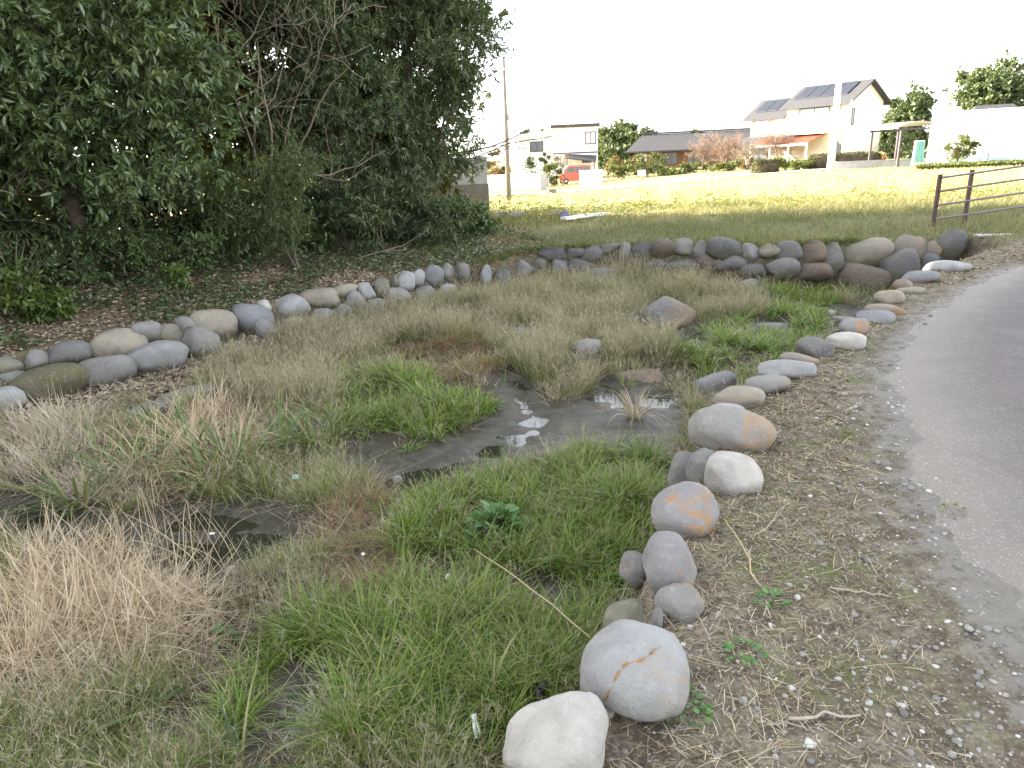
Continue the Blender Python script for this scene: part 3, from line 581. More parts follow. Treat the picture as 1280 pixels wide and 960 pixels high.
edge_ = (gridat(SD, x, y) < .42) & (x < 1.5) & (rr < .09) & (clump > -.2)
parts += [veg(edge_, 12, (.07, .2), (.004, .007), (.1, .9), (.3, 1.4), .05, 4, 44), veg(thin(C['short'], .22), 14, (.07, .17), (.004, .007), (.1, .9), (.3, 1.4), .04, 4, 41), veg(thin(C['green'], .035), 9, (.2, .34), (.008, .013), (.15, .9), (.5, 1.7), .05, 5, 42)]
V, Fq, A = merge(parts); tag(big('green_grass', V, Fq, M_green, attrs={'t': A}), 'short bright green grass in tufts on the stream bed', 'grass', kind='stuff')
parts = [veg(thin(C['green'], .05), 4, (.12, .26), (.003, .005), (.2, .9), (.3, 1.1), .05, 4, 5), veg(thin(C['seed'], .5), 5, (.14, .34), (.003, .0055), (.1, .8), (.2, .9), .05, 4, 6),
         veg(thin(C['mix   '], .5), 4, (.1, .22), (.002, .004), (.2, .9), (.3, 1.1), .05, 4, 7), veg(thin(C['red'], .25), 3, (.1, .2), (.002, .004), (.2, .9), (.3, 1.1), .05, 4, 8)]
V, Fq, A = merge(parts); tag(big('olive_grass', V, Fq, M_olive, attrs={'t': A}), 'olive half-dry grass between the green tufts', 'grass', kind='stuff')
parts = []
def seedheads(sel, nb, L, seed, jit=.06):
    r = np.random.default_rng(seed); idx = np.nonzero(sel)[0]; i = np.repeat(idx, nb); n = len(i); a = r.uniform(0, 6.283, n); rad = jit*np.sqrt(r.random(n))*(.6+.08*D_[i])
    X = x[i]+np.cos(a)*rad; Y = y[i]+np.sin(a)*rad; root = np.stack([X, Y, zat(X, Y)-.006], 1); Ln = r.uniform(*L, n)*hmul[i]; ln = r.uniform(.05, .55, n); dr = r.uniform(.1, .6, n); sc = np.clip(D_[i]/5, .8, 1.8)
    out = [blades(r, root, Ln, .0022*sc, a, ln, dr, 3)]
    for q in range(6):                               # little side spikes of the seed head
        f = r.uniform(.45, 1., n); th = ln+dr*f*.5; p = root+np.stack([np.cos(a)*np.sin(th), np.sin(a)*np.sin(th), np.cos(th)], 1)*(Ln*f)[:, None]
        out.append(blades(r, p, r.uniform(.025, .06, n), .0035*sc, r.uniform(0, 6.28, n), r.uniform(.2, 1.2, n), .4, 2))
    return out
parts = [veg(thin(C['seed'] & (clump > -.2), .25), 5, (.2, .42), (.003, .005), (.1, 1.1), (.0, 1.3), .06, 4, 35)]+seedheads(thin(C['seed'] & (clump > -.35), .42), 5, (.16, .44), 31, .05)+seedheads(thin(C['seed'], .16), 2, (.14, .3), 34)+seedheads(thin(C['short'], .35), 3, (.08, .19), 36)+seedheads(thin(C['green'], .04), 2, (.15, .28), 32)+seedheads(thin(C['mix   '], .2), 2, (.15, .3), 33)
V, Fq, A = merge(parts); tag(big('seedy_dry_grass', V, Fq, M_seed, attrs={'t': A}), 'tall grey-tan dry grass with fuzzy seed heads', 'grass', kind='stuff')
parts = [veg(thin(C['straw'], .45), 5, (.14, .40), (.004, .008), (.6, 1.7), (-.9, 1.1), .09, 6, 9), veg(thin(C['grey'], .2), 4, (.2, .4), (.003, .005), (.5, 1.5), (.1, 1.2), .09, 5, 10)]
V, Fq, A = merge(parts); tag(big('straw', V, Fq, M_straw, attrs={'t': A}), 'tangled blond straw heaped along the left of the bed', 'straw', kind='stuff')
parts = [veg(thin(C['grey'], .7), 4, (.15, .40), (.0035, .007), (.5, 1.7), (-.8, 1.2), .08, 5, 11), veg(thin(C['litter'], .5), 3, (.1, .3), (.003, .005), (.9, 1.6), (-.1, .6), .08, 4, 12), veg(thin(C['mix   '], .45), 3, (.1, .26), (.0025, .004), (.6, 1.5), (0, .9), .07, 4, 13),
         veg(thin(C['green'], .035), 3, (.1, .3), (.003, .005), (.7, 1.5), (0, .7), .07, 4, 14), veg(thin(C['seed'], .3), 3, (.1, .28), (.0025, .004), (.6, 1.5), (0, .9), .07, 4, 15), veg(thin(C['red'], .3), 3, (.1, .25), (.0025, .004), (.6, 1.5), (0, .9), .07, 4, 16)]
parts.append(veg(dry & (rr < .012), 3, (.25, .6), (.003, .0055), (1.1, 1.75), (-.3, .5), .1, 5, 43))
V, Fq, A = merge(parts); tag(big('grey_straw', V, Fq, M_grey, attrs={'t': A}), 'flattened grey straw matted over the stream bed', 'straw', kind='stuff')
parts = [veg(C['red'], 5, (.06, .17), (.0025, .004), (.2, 1.3), (.1, 1.2), .06, 4, 17), veg(thin(C['mix   '], .12), 4, (.06, .15), (.0025, .004), (.3, 1.3), (.1, 1.), .06, 4, 18), veg(thin(C['straw'], .15), 4, (.1, .25), (.0025, .004), (.3, 1.3), (.1, 1.), .06, 4, 19)]
V, Fq, A = merge(parts); tag(big('rusty_grass', V, Fq, M_red, attrs={'t': A}), 'rust-brown dead grass patches on the stream bed', 'grass', kind='stuff')

# fallen leaves: left bank and the foot of the left wall
M_litter = mat_leaf('fallen_leaves', [(.15, .105, .068), (.22, .16, .105), (.30, .23, .155), (.38, .31, .225), (.20, .17, .12), (.46, .40, .31)], .1, .7, .3)
r = np.random.default_rng(5); n = 90000
X = r.uniform(-10, 1.5, n); Y = r.uniform(5, 19, n); s = gridat(SD, X, Y); Zl = zat(X, Y); qx, qy = project(np.stack([X, Y, Zl], 1))
inb = ((s < -.05) & (X < 1.0-(Y-14)*.1)) | ((s > .05) & (pip(ZONES[-1][1], qx, qy)) & (gridat(WETM, X, Y) < .3))
inb &= (r.random(n) < np.where(s > 0, 1., .75-.3*(N1(X, Y, 1.4) > .3)))
X, Y, Zl = X[inb], Y[inb], Zl[inb]; n = len(X); a = r.uniform(0, 6.28, n)
V, Fq, A = leaves(r, np.stack([X, Y, Zl+r.uniform(.004, .03, n)], 1), np.stack([np.cos(a), np.sin(a), r.normal(0, .3, n)], 1), r.uniform(.05, .11, n), r.uniform(.025, .045, n), .3, .2)
tag(big('leaf_litter', V, Fq, M_litter, attrs={'t': A}), 'brown fallen leaves covering the left bank', 'fallen leaves', kind='stuff')
M_ivy = mat_leaf('ground_ivy', [(.04, .065, .028), (.06, .09, .036), (.085, .115, .048), (.11, .14, .06)], .2, .35, .5)
n = 60000; X = r.uniform(-9.5, 2.6, n); Y = r.uniform(7, 20, n); s = gridat(SD, X, Y); f = N2(X, Y, 1.5)+.6*N3(X, Y, 3)
k = (s < -.22) & (f > .1-.8*sst(9, 15, Y)-.5*sst(-1.2, -2.4, s)) & (X < 2.2-.55*(Y-14)*(Y > 14)) & (r.random(n) < .9)
X, Y = X[k], Y[k]; n = len(X); a = r.uniform(0, 6.28, n); hz = np.abs(r.normal(0, .05, n))+.015
V, Fq, A = leaves(r, np.stack([X, Y, zat(X, Y)+hz], 1), np.stack([np.cos(a), np.sin(a), r.normal(.1, .35, n)], 1), r.uniform(.05, .10, n), r.uniform(.035, .06, n), .15, .15)
tag(big('ground_ivy', V, Fq, M_ivy, attrs={'t': A}), 'dark green ivy spreading over the left bank', 'ivy', kind='stuff')

# far bank turf, field grass and weeds
M_turf = mat_leaf('bank_grass', [(.06, .095, .024), (.10, .135, .036), (.15, .165, .055), (.23, .20, .10), (.30, .25, .14)], .35, .6, .25)
M_field = mat_leaf('field_grass', [(.28, .28, .09), (.42, .36, .15), (.52, .44, .20), (.58, .50, .25), (.34, .28, .12)], .3, .65, .25)
M_weed = mat_leaf('field_weeds', [(.12, .17, .04), (.22, .26, .07), (.34, .31, .11), (.38, .27, .13)], .3, .6, .25)
r = np.random.default_rng(61)
def scatter(n, x0, x1, y0, y1, cond):
    X = r.uniform(x0, x1, n); Y = r.uniform(y0, y1, n); k = cond(X, Y); return X[k], Y[k]
X, Y = scatter(130000, -3, 22, 12.3, 24, lambda X, Y: (gridat(SD, X, Y) < -.03) & (gridat(PSD, X, Y) < -.6-.25*N1(X, Y, 1.5)) & (X > -1.6+.5*N2(X, Y, .8)) & (r.random(len(X)) < .55+.45*(N2(X, Y, 1.7) > -.1)))
n = len(X); hgt = 1+.7*sst(.1, .9, N1(X, Y, .9)+.4*N2(X, Y, 2.5))
V, Fq, A = blades(r, np.stack([X, Y, zat(X, Y)-.01], 1), r.uniform(.06, .17, n)*hgt, r.uniform(.007, .013, n), r.uniform(0, 6.28, n), r.uniform(.1, .8, n), r.uniform(.2, 1., n), 3)
wp = np.array(WALL[23:31]); sg = r.integers(0, len(wp)-1, 5200); u = r.random(5200)[:, None]; q = wp[sg]*(1-u)+wp[sg+1]*u; nrm = np.stack([wp[sg+1][:, 1]-wp[sg][:, 1], -(wp[sg+1][:, 0]-wp[sg][:, 0])], 1); nrm /= np.linalg.norm(nrm, axis=1, keepdims=True)
out_ = np.where(sdist(WALL, q[:, 0]+nrm[:, 0]*.2, q[:, 1]+nrm[:, 1]*.2)[:, None] > 0, -nrm, nrm); q = q+out_*r.uniform(.10, .4, (5200, 1)); kp = (N3(q[:, 0], q[:, 1], 2.2) > -.5); q = q[kp]; out_ = out_[kp]; nq = len(q)
V2, F2, A2 = blades(r, np.c_[q, zat(q[:, 0], q[:, 1])-.01], r.uniform(.14, .34, nq), r.uniform(.008, .014, nq), np.arctan2(-out_[:, 1], -out_[:, 0])+r.normal(0, .9, nq), r.uniform(.1, .9, nq), r.uniform(.6, 2.0, nq), 4)
V, Fq, A = merge([(V, Fq, A), (V2, F2, A2)])
tag(big('bank_grass', V, Fq, M_turf, attrs={'t': A}), 'short grass on the shaded bank above the far wall', 'grass', kind='stuff')
Xd, Yd = scatter(60000, -1.5, 22, 12.3, 21, lambda X, Y: (gridat(SD, X, Y) < -.05) & (gridat(PSD, X, Y) < -.5) & (N2(X, Y, 1.3)+.6*N3(X, Y, 2.6)+.12*(X-4) > .45) & (X > -.6))
n = len(Xd); V, Fq, A = blades(r, np.stack([Xd, Yd, zat(Xd, Yd)-.01], 1), r.uniform(.12, .34, n), r.uniform(.006, .011, n), r.uniform(0, 6.28, n), r.uniform(.1, 1.1, n), r.uniform(.2, 1.3, n), 3)
tag(big('dry_bank_grass', V, Fq, M_olive, attrs={'t': A}), 'taller tan grass mounds on the shaded bank above the far wall', 'grass', kind='stuff')
X, Y = scatter(150000, -8, 60, 17.5, 55, lambda X, Y: (r.random(len(X)) < (20/np.maximum(Y, 1))**1.3) & (np.abs(X-.32*Y) < .6*Y) & (N1(X, Y, .8) > -.9))
n = len(X); sc = Y/20
V, Fq, A = blades(r, np.stack([X, Y, zat(X, Y)-.01], 1), r.uniform(.08, .26, n), r.uniform(.012, .02, n)*sc, r.uniform(0, 6.28, n), r.uniform(.1, .8, n), r.uniform(.2, 1., n), 2)
tag(big('field_grass', V, Fq, M_field, attrs={'t': A}), 'yellow dry grass of the sunlit field', 'grass', kind='stuff')
cx, cy = scatter(300, -1, 28, 19.0, 24.5, lambda X, Y: N2(X, Y, .7) > -.5)
i = np.repeat(np.arange(len(cx)), 26); n = len(i); X = cx[i]+r.normal(0, .16, n); Y = cy[i]+r.normal(0, .16, n); hz = r.uniform(.02, .6, n)*np.repeat(r.uniform(.4, 1.2, len(cx)), 26)
a = r.uniform(0, 6.28, n)
V, Fq, A = leaves(r, np.stack([X, Y, zat(X, Y)+hz], 1), np.stack([np.cos(a), np.sin(a), r.normal(.3, .5, n)], 1), r.uniform(.09, .2, n), r.uniform(.02, .04, n))
tag(big('field_weeds', V, Fq, M_weed, attrs={'t': A}), 'leafy yellow-green weeds along the near edge of the field', 'weeds', kind='stuff')

# the verge between boulders and path: gravel, dead stems, moss sprigs
def verge_pts(n, seed):
    r = np.random.default_rng(seed); X = r.uniform(-.3, 11, n); Y = r.uniform(.9, 14.5, n)
    s = gridat(SD, X, Y); p = gridat(PSD, X, Y); k = (s < -.05) & (p < .12) & (r.random(n) < np.minimum(1, (3./np.hypot(X, Y))**1.1)) & (Y < 13.5) & (X-.75*Y < 2)
    return X[k], Y[k], p[k], r
t = NT('pale_gravel'); rnd = t.n('NewGeometry').outputs['Random Per Island']
M_gravel = t.done(t.pr(t.ramp(rnd, [(0, (.10, .095, .09)), (.4, (.19, .18, .165)), (.75, (.28, .265, .25)), (1, (.44, .42, .40))]), .8, .3))
X, Y, p, r = verge_pts(95000, 71); f = N2(X, Y, 2.2); k = r.random(len(X)) < .25+.5*sst(-.7, -.1, p)+.3*(f > .3); X, Y = X[k], Y[k]; n = len(X)
Dv, Df = ico(1); sz = np.exp(r.normal(-5.25, .45, n))*np.where(r.random(n) < .012, 2.0, 1); sc = np.stack([sz*r.uniform(.8, 1.4, n), sz*r.uniform(.8, 1.3, n), sz*r.uniform(.5, .8, n)], 1)
V = Dv[None]*sc[:, None]*(1+r.normal(0, .13, (n, len(Dv), 1))); a = r.uniform(0, 6.28, n)[:, None]
V = np.stack([V[..., 0]*np.cos(a)-V[..., 1]*np.sin(a), V[..., 0]*np.sin(a)+V[..., 1]*np.cos(a), V[..., 2]], -1)+np.stack([X, Y, zat(X, Y)+sz*.25], 1)[:, None]
Fc = (np.arange(n)*len(Dv))[:, None, None]+Df[None]
tag(big('gravel', V, [Fc.reshape(-1, 3)], M_gravel), 'small pale gravel scattered between boulders and path', 'gravel', kind='stuff')
M_stem = mat_leaf('dead_stems', [(.18, .13, .075), (.27, .21, .13), (.36, .29, .195), (.46, .39, .27), (.24, .19, .13), (.56, .49, .37)], .15, .7, .25)
X, Y, p, r = verge_pts(420000, 72); f = N1(X, Y, 1.8); k = (p < -.12+.18*f) & (r.random(len(X)) < .62+.35*f); X, Y = X[k], Y[k]; n = len(X)
Ls = np.exp(r.normal(-3.1, .55, n)); sc = np.clip(np.hypot(X, Y)/3.5, .8, 2)
V, Fq, A = blades(r, np.stack([X, Y, zat(X, Y)+r.uniform(.003, .012, n)], 1), Ls, r.uniform(.002, .005, n)*sc, r.uniform(0, 6.28, n), r.uniform(1.1, 1.6, n), r.uniform(-.2, .5, n), 3)
tag(big('dead_stems', V, Fq, M_stem, attrs={'t': A}), 'matted dead stems and straw bits on the path verge', 'straw', kind='stuff')
M_sprig = mat_leaf('verge_sprigs', [(.085, .105, .025), (.12, .145, .035), (.17, .175, .055), (.24, .20, .10)], .25, .6, .25)
X, Y, p, r = verge_pts(260000, 73); f = N3(X, Y, 1.6)+.5*N1(X, Y, 5); k = (p < -.1) & (f > .0) & (r.random(len(X)) < .7); X, Y = X[k], Y[k]; n = len(X); sc = np.clip(np.hypot(X, Y)/3.5, .8, 2)
V, Fq, A = blades(r, np.stack([X, Y, zat(X, Y)-.003], 1), r.uniform(.012, .045, n), r.uniform(.0025, .005, n)*sc, r.uniform(0, 6.28, n), r.uniform(.2, 1.4, n), r.uniform(.0, .9, n), 2)
tag(big('moss_and_sprigs', V, Fq, M_sprig, attrs={'t': A}), 'low moss and grass sprigs on the path verge', 'moss', kind='stuff')

M_crumb = mat_leaf('plant_crumbs', [(.10, .07, .042), (.18, .135, .085), (.27, .21, .14), (.14, .14, .055), (.36, .30, .22), (.22, .155, .10)], .1, .75, .2)
X, Y, p, r = verge_pts(300000, 74); f = N1(X, Y, 1.8); k = (p < -.14+.18*f) & (r.random(len(X)) < .75); X, Y = X[k], Y[k]; n = len(X); a = r.uniform(0, 6.28, n); sc = np.clip(np.hypot(X, Y)/3.2, .8, 2.2)
V, Fq, A = leaves(r, np.stack([X, Y, zat(X, Y)+r.uniform(.001, .014, n)], 1), np.stack([np.cos(a), np.sin(a), r.normal(0, .4, n)], 1), np.exp(r.normal(-4.05, .4, n))*sc, np.exp(r.normal(-5.1, .4, n))*sc, .3, .25)
tag(big('plant_crumbs', V, Fq, M_crumb, attrs={'t': A}), 'brown crumbled leaves and mown bits on the path verge', 'plant litter', kind='stuff')

# ------------------------------------------------------------------ trees and shrubs
def branch(r, p, d, L, rad, depth, out, bend=.35, up=.12, kids=(2, 4), spread=.8, shrink=.68, n=5, ends=None):
    pts = [np.array(p, float)]; d = np.array(d, float)/np.linalg.norm(d)
    for k in range(n):
        d = d+r.normal(0, bend, 3)*.5+np.array([0, 0, up]); d /= np.linalg.norm(d); pts.append(pts[-1]+d*L/n)
    rads = [max(rad*(1-.55*k/n), .003) for k in range(n+1)]; out.append((pts, rads))
    if ends is not None and depth <= 1: ends += [(q, d) for q in pts[2:]]
    if depth > 0:
        for _ in range(r.integers(*kids)+1):
            k = r.integers(2, n+1); a = r.normal(0, 1, 3); a -= a@d*d; a /= np.linalg.norm(a)+1e-9
            dd = d*(1-spread*.5)+a*spread; branch(r, pts[k], dd, L*shrink*r.uniform(.75, 1.15), rads[k]*.7, depth-1, out, bend, up, kids, spread, shrink, n, ends)
def tubes_obj(name, out, mat, parent, k=5):
    m = MB()
    for pts, rads in out: m.tube(pts, rads, k if rads[0] > .03 else 4, cap=False)
    return m.build(name, mat, parent, smooth=True)
def crown_leaves(r, blobs, ncl, per, L, Wd, spread=.13, shell=.55, droop=-.1, curl=.12, gap=0., face=None):
    vol = np.array([b[1][0]*b[1][1]*b[1][2] for b in blobs])**.8; which = r.choice(len(blobs), ncl, p=vol/vol.sum())
    c = np.array([b[0] for b in blobs])[which]; R = np.array([b[1] for b in blobs])[which]
    d = r.normal(size=(ncl, 3)); d /= np.linalg.norm(d, axis=1, keepdims=True)
    u = shell+(1-shell)*r.random(ncl)**.6; deep = r.random(ncl) < .25; u[deep] = r.random(deep.sum())**.5
    ph = r.uniform(0, 6, 6); w = r.normal(size=(6, 3))*1.7
    lump = 1+.16*np.sin((d*R)@w.T+ph+c.sum(1)[:, None]).sum(1)/1.6
    P = c+d*R*(u*lump)[:, None]
    nb_ = max(6, ncl//26); bi = r.integers(0, nb_, ncl); k_ = r.random(ncl) < .78; sz_ = R[bi].mean(1, keepdims=True)*.20
    P = np.where(k_[:, None], P[bi]+r.normal(0, 1, (ncl, 3))*sz_*np.array([1, 1, .55]), P)
    if gap:
        w2 = r.normal(size=(5, 3))*2.2; P = P[np.sin(P@w2.T+ph[:5]).sum(1) > gap-2.2]
    n = len(P); ax = P-np.array([b[0] for b in blobs])[which][:n] if not gap else r.normal(size=(n, 3))
    ax = ax/(np.linalg.norm(ax, axis=1, keepdims=True)+1e-9)*.9+r.normal(0, .45, (n, 3))+np.array([0, 0, .15]); ax /= np.linalg.norm(ax, axis=1, keepdims=True)
    i = np.repeat(np.arange(n), per); m = len(i); ld = ax[i]*r.uniform(.1, 1.0, (m, 1))+r.normal(0, .62, (m, 3))+np.array([0, 0, droop])
    q = P[i]-ax[i]*(r.random((m, 1))*spread)
    s = r.uniform(.65, 1.2, m); return leaves(r, q, ld, L*s, Wd*s, .12, curl)
M_bark = mat_plain('bark', (.13, .10, .075), (.07, .055, .04), 6, .9, .2, 0, .8, 30)
M_barkg = mat_plain('pale_bark', (.24, .20, .16), (.15, .12, .09), 6, .9, .2, 0, .6, 30)
M_twig = mat_plain('twig_bark', (.22, .18, .13), (.13, .105, .075), 6, .85, .2, 0, .4, 30)
M_L1 = mat_leaf('broad_evergreen_leaves', [(.034, .058, .024), (.072, .112, .044), (.11, .155, .056), (.155, .20, .08), (.066, .10, .048)], .28, .30, .6)
M_L2 = mat_leaf('narrow_evergreen_leaves', [(.042, .064, .032), (.07, .10, .046), (.10, .13, .056), (.135, .16, .075)], .3, .36, .5)
M_L3 = mat_leaf('bamboo_leaves', [(.06, .09, .034), (.085, .12, .046), (.11, .14, .058), (.13, .14, .06)], .35, .45, .4)
M_L4 = mat_leaf('bright_shrub_leaves', [(.05, .085, .02), (.08, .12, .028), (.11, .15, .04)], .3, .38, .5)
M_L5 = mat_leaf('backlit_grove_leaves', [(.03, .042, .016), (.05, .06, .02), (.12, .075, .022), (.045, .055, .02)], .35, .4, .4)
M_fan = mat_leaf('palm_leaf', [(.05, .075, .03), (.075, .10, .04), (.15, .13, .07)], .2, .45, .4)
def tree(name, label, cat, base, blobs, ncl, per, L, Wd, mat, trunk_r=.14, seed=1, group=None, bark=None, shell=.55, spread=.13, gap=0., top=None, lean=(0, 0), droop=-.1, kids=(3, 5), stems=1):
    r = np.random.default_rng(seed); bx, by = base; bz = float(zat(bx, by)); o = thing(name, label, cat, (bx, by, bz), 0, group)
    out = []; off = np.array([bx, by, bz]); top = top or max(b[0][2] for b in blobs)
    for s in range(stems):
        st = r.normal(0, .12, 3)*(stems > 1); st[2] = -.05
        tp = np.array([lean[0]+r.normal(0, .25)*(stems > 1), lean[1], (top-bz)*.8]); k = 7; pts = [st+(tp-st)*j/k+np.r_[r.normal(0, .05*min(1, trunk_r*8), 2), 0]*(j > 0) for j in range(k+1)]
        rads = [trunk_r*(1.25 if j == 0 else 1-.75*j/k) for j in range(k+1)]; out.append((pts, rads))
        for b in blobs:                               # limbs reaching into each clump of the crown
            c = np.array(b[0])-off
            for q in range(2 if len(blobs) > 1 else 4):
                j = min(k-1, max(1, int(k*(c[2]*.75)/max(tp[2], .1)))); e = c+r.normal(0, .4, 3)*np.array(b[1]); p0 = pts[j]; m = (p0+e)/2+np.array([0, 0, -.15])
                out.append(([p0, m, e], [rads[j]*.55, rads[j]*.35, .01]))
    tubes_obj('trunk', out, bark or M_bark, o, 7)
    V, Fq, A = crown_leaves(r, blobs, ncl, per, L, Wd, spread, shell, droop, .12, gap)
    big('crown', V-off, Fq, mat, o, attrs={'t': A}); return o
tree('evergreen_tree', 'large broad-leaved evergreen at the left with glossy leaf rosettes', 'tree', (-7.6, 12.6), [((-8.9, 11.4, 2.4), (1.9, 1.2, 1.6)), ((-6.6, 11.5, 2.2), (1.6, 1.1, 1.35)), ((-5.2, 11.9, 2.9), (1.2, 1.1, 1.7)), ((-7.6, 11.6, 4.2), (2.6, 1.4, 1.9)), ((-5.6, 12.1, 4.9), (1.6, 1.3, 1.6)), ((-7, 12.2, 7), (2.6, 1.7, 2.0))], 6400, 9, .155, .047, M_L1, .2, 11)
tree('evergreen_tree', 'narrow-leaved evergreen in the middle of the grove, behind the bare bush', 'tree', (-3.9, 16.6), [((-4.4, 16.2, 2.6), (1.4, 1.1, 1.8)), ((-2.9, 15.9, 3.0), (1.3, 1.1, 1.6)), ((-3.9, 16.4, 5.2), (1.7, 1.2, 2.0)), ((-4.0, 16.6, 7.6), (1.7, 1.4, 1.7))], 4200, 9, .15, .032, M_L2, .17, 12, shell=.5)
tree('evergreen_tree', 'tall willow-leaved evergreen at the right end of the grove, beside the concrete wall', 'tree', (-2.2, 18.4), [((-1.75, 17.6, 2.5), (1.2, 1.1, 1.2)), ((-2.7, 17.3, 1.7), (1.2, 1.0, 1.2)), ((-1.5, 17.9, 4.4), (1.5, 1.2, 1.6)), ((-1.65, 18.1, 6.6), (1.6, 1.4, 1.8)), ((-2.0, 18.2, 8.4), (1.3, 1.2, 1.2))], 5200, 9, .17, .032, M_L2, .16, 13, shell=.5)
tree('bamboo_shrub', 'feathery bamboo-like shrub with light narrow leaves around a pale stem', 'shrub', (-4.15, 13.6), [((-4.6, 13.0, 1.2), (.85, .6, .75)), ((-4.0, 13.2, 1.75), (.75, .6, .7)), ((-4.3, 13.2, .6), (.8, .5, .45))], 1300, 9, .12, .016, M_L3, .028, 14, bark=M_bark, shell=.3, spread=.2, droop=-.35, stems=3)
tree('undergrowth_shrub', 'dark spreading shrub with long leaves at the right foot of the grove', 'shrub', (-2.7, 15.6), [((-3.1, 15.2, .85), (.9, .6, .7)), ((-2.1, 15.9, .75), (.9, .6, .65)), ((-1.5, 16.6, .5), (.7, .6, .5))], 1300, 9, .16, .03, M_L2, .04, 15, shell=.35, stems=3)
tree('ivy_mound', 'rounded mound of dark shiny ivy at the foot of the concrete wall', 'shrub', (-1.25, 17.6), [((-1.25, 17.3, .45), (.75, .6, .5)), ((-.65, 17.9, .2), (.6, .5, .3))], 520, 9, .09, .06, M_L1, .02, 16, shell=.5, stems=2)
tree('undergrowth_shrub', 'dim small-leaved shrub under the left evergreen, centre of its shadow', 'shrub', (-6.3, 12.2), [((-6.5, 11.9, .45), (.9, .5, .5)), ((-5.5, 12.2, .4), (.6, .4, .4))], 700, 9, .075, .03, M_L1, .025, 17, shell=.3, stems=4)
tree('bright_shrub', 'low shrub of bright yellow-green leaves at the left photo edge', 'shrub', (-7.1, 10.0), [((-7.3, 9.9, .1), (.65, .4, .38)), ((-6.7, 10.1, -.05), (.4, .3, .25))], 300, 9, .12, .045, M_L4, .02, 18, shell=.4, stems=3)
tree('seedling', 'young upright broadleaf plant in front of the dark gap under the grove', 'plant', (-5.15, 10.9), [((-5.15, 10.85, .12), (.28, .22, .3))], 60, 8, .12, .05, M_L4, .012, 19, shell=.2, stems=2)
tree('undergrowth_shrub', 'low dark shrub at the left photo edge below the palm fans', 'shrub', (-8.4, 11.2), [((-8.3, 10.9, .35), (1.0, .5, .5)), ((-7.4, 11.3, .3), (.7, .4, .4))], 620, 9, .09, .04, M_L1, .02, 20, shell=.3, stems=3)
for i, (a, b, w_, h_) in enumerate([(-9.5, 12.6, 1.3, .9), (-7.6, 13.2, 1.4, .95), (-5.8, 13.8, 1.2, .85), (-4.6, 15.4, 1.2, .9), (-3.2, 17.2, 1.2, .9), (-10.5, 14.5, 1.5, 1.1), (-8, 15.5, 1.5, 1.1)]):
    zz = float(zat(a, b)); tree('undergrowth_shrub', 'dark undergrowth shrub filling the shade beneath the grove', 'shrub', (a, b), [((a, b, zz+h_*.75), (w_, .8, h_))], 800, 8, .13, .055, M_L1, .03, 200+i, 'undergrowth beneath the grove', shell=.2, stems=3)
BACK = [(-6, 18.5, 8.5), (-4.2, 20.3, 9), (-8.5, 16, 9), (-8.2, 20, 9), (-11, 13.5, 9), (-12, 17.5, 9.5), (-11.3, 10.3, 8.5), (-11.6, 7, 8.5), (-12, 3.8, 8.5), (-14.5, 8.5, 9), (-15, 4.5, 9), (-2.6, 20.6, 8.5), (-15, 12, 9), (-12, .5, 8.5), (-15.5, 1, 9)]
for i, (a, b, h) in enumerate(BACK):
    q = random.Random(i); seen = a > -9 and b > 14
    tree('evergreen_tree', 'dark evergreen filling the back of the grove', 'tree', (a, b), [((a, b, 2.3), (1.9, 1.7, 1.9)), ((a+q.uniform(-.5, .5), b, 4.8), (2.2, 1.9, 2.1)), ((a+q.uniform(-.5, .5), b, h-2), (1.9, 1.8, 2.2))], 2300 if seen else 2100, 8, .26 if seen else .34, .09 if seen else .14, M_L5, .18, 60+i, 'dark evergreens at the back of the grove', shell=.2)
# leafless bush with a tangle of branches in front of the grove
r = np.random.default_rng(3); o = thing('bare_bush', 'leafless bush whose tangled brown branches hang before the evergreens', 'bush', (-4.9, 14.2, float(zat(-4.9, 14.2))))
out = []
for k in range(4): branch(r, (r.normal(0, .12), r.normal(0, .1)+.3, 1.2), (r.uniform(-.12, .45), r.uniform(-.15, .1), 1), r.uniform(3.0, 4.0), .028, 3, out, .36, .03, (2, 4), .85, .66, 7)
tubes_obj('branches', [(a_, [max(v, .0055) for v in b_]) for a_, b_ in out], M_twig, o, 6)
r = np.random.default_rng(8); o = thing('bare_bush', 'sparse leafless twigs hanging at the left edge before the big evergreen', 'bush', (-8.3, 10.6, float(zat(-8.3, 10.6))))
out = []
for k in range(3): branch(r, (r.normal(0, .1), 0, 0), (r.uniform(-.1, .35), -.15, 1), r.uniform(1.6, 2.2), .022, 3, out, .4, .0, (2, 4), .9, .65, 5)
tubes_obj('branches', out, M_twig, o, 5)
r = np.random.default_rng(9); o = thing('bare_branch', 'long bare boughs reaching right from the grove over the concrete wall', 'branch', (-1.6, 18.2, 1.6)); out = []
branch(r, (0, 0, .2), (1, -.1, .25), 2.6, .03, 2, out, .15, .03, (2, 4), .4, .6, 6); branch(r, (.2, 0, .05), (1, .1, .32), 2.2, .022, 2, out, .15, .02, (2, 3), .4, .6, 6)
tubes_obj('branches', out, M_twig, o, 5)
r = np.random.default_rng(10); o = thing('bare_branch', 'thin leafless twigs sticking out against the white sky, upper end of the grove', 'branch', (-.9, 18.0, 5.2)); out = []
branch(r, (0, 0, 0), (.7, 0, .6), 1.6, .02, 3, out, .2, .03, (2, 4), .5, .7, 5); tubes_obj('branches', out, M_twig, o, 4)
r = np.random.default_rng(12); o = thing('dead_branch', 'fallen pale branch leaning at the right foot of the grove', 'branch', (-2.9, 14.6, float(zat(-2.9, 14.6)))); out = []
branch(r, (-.3, 0, .02), (1, .1, .25), 1.1, .018, 1, out, .15, .0, (2, 3), .5, .6, 5); tubes_obj('branches', out, M_barkg, o, 5)
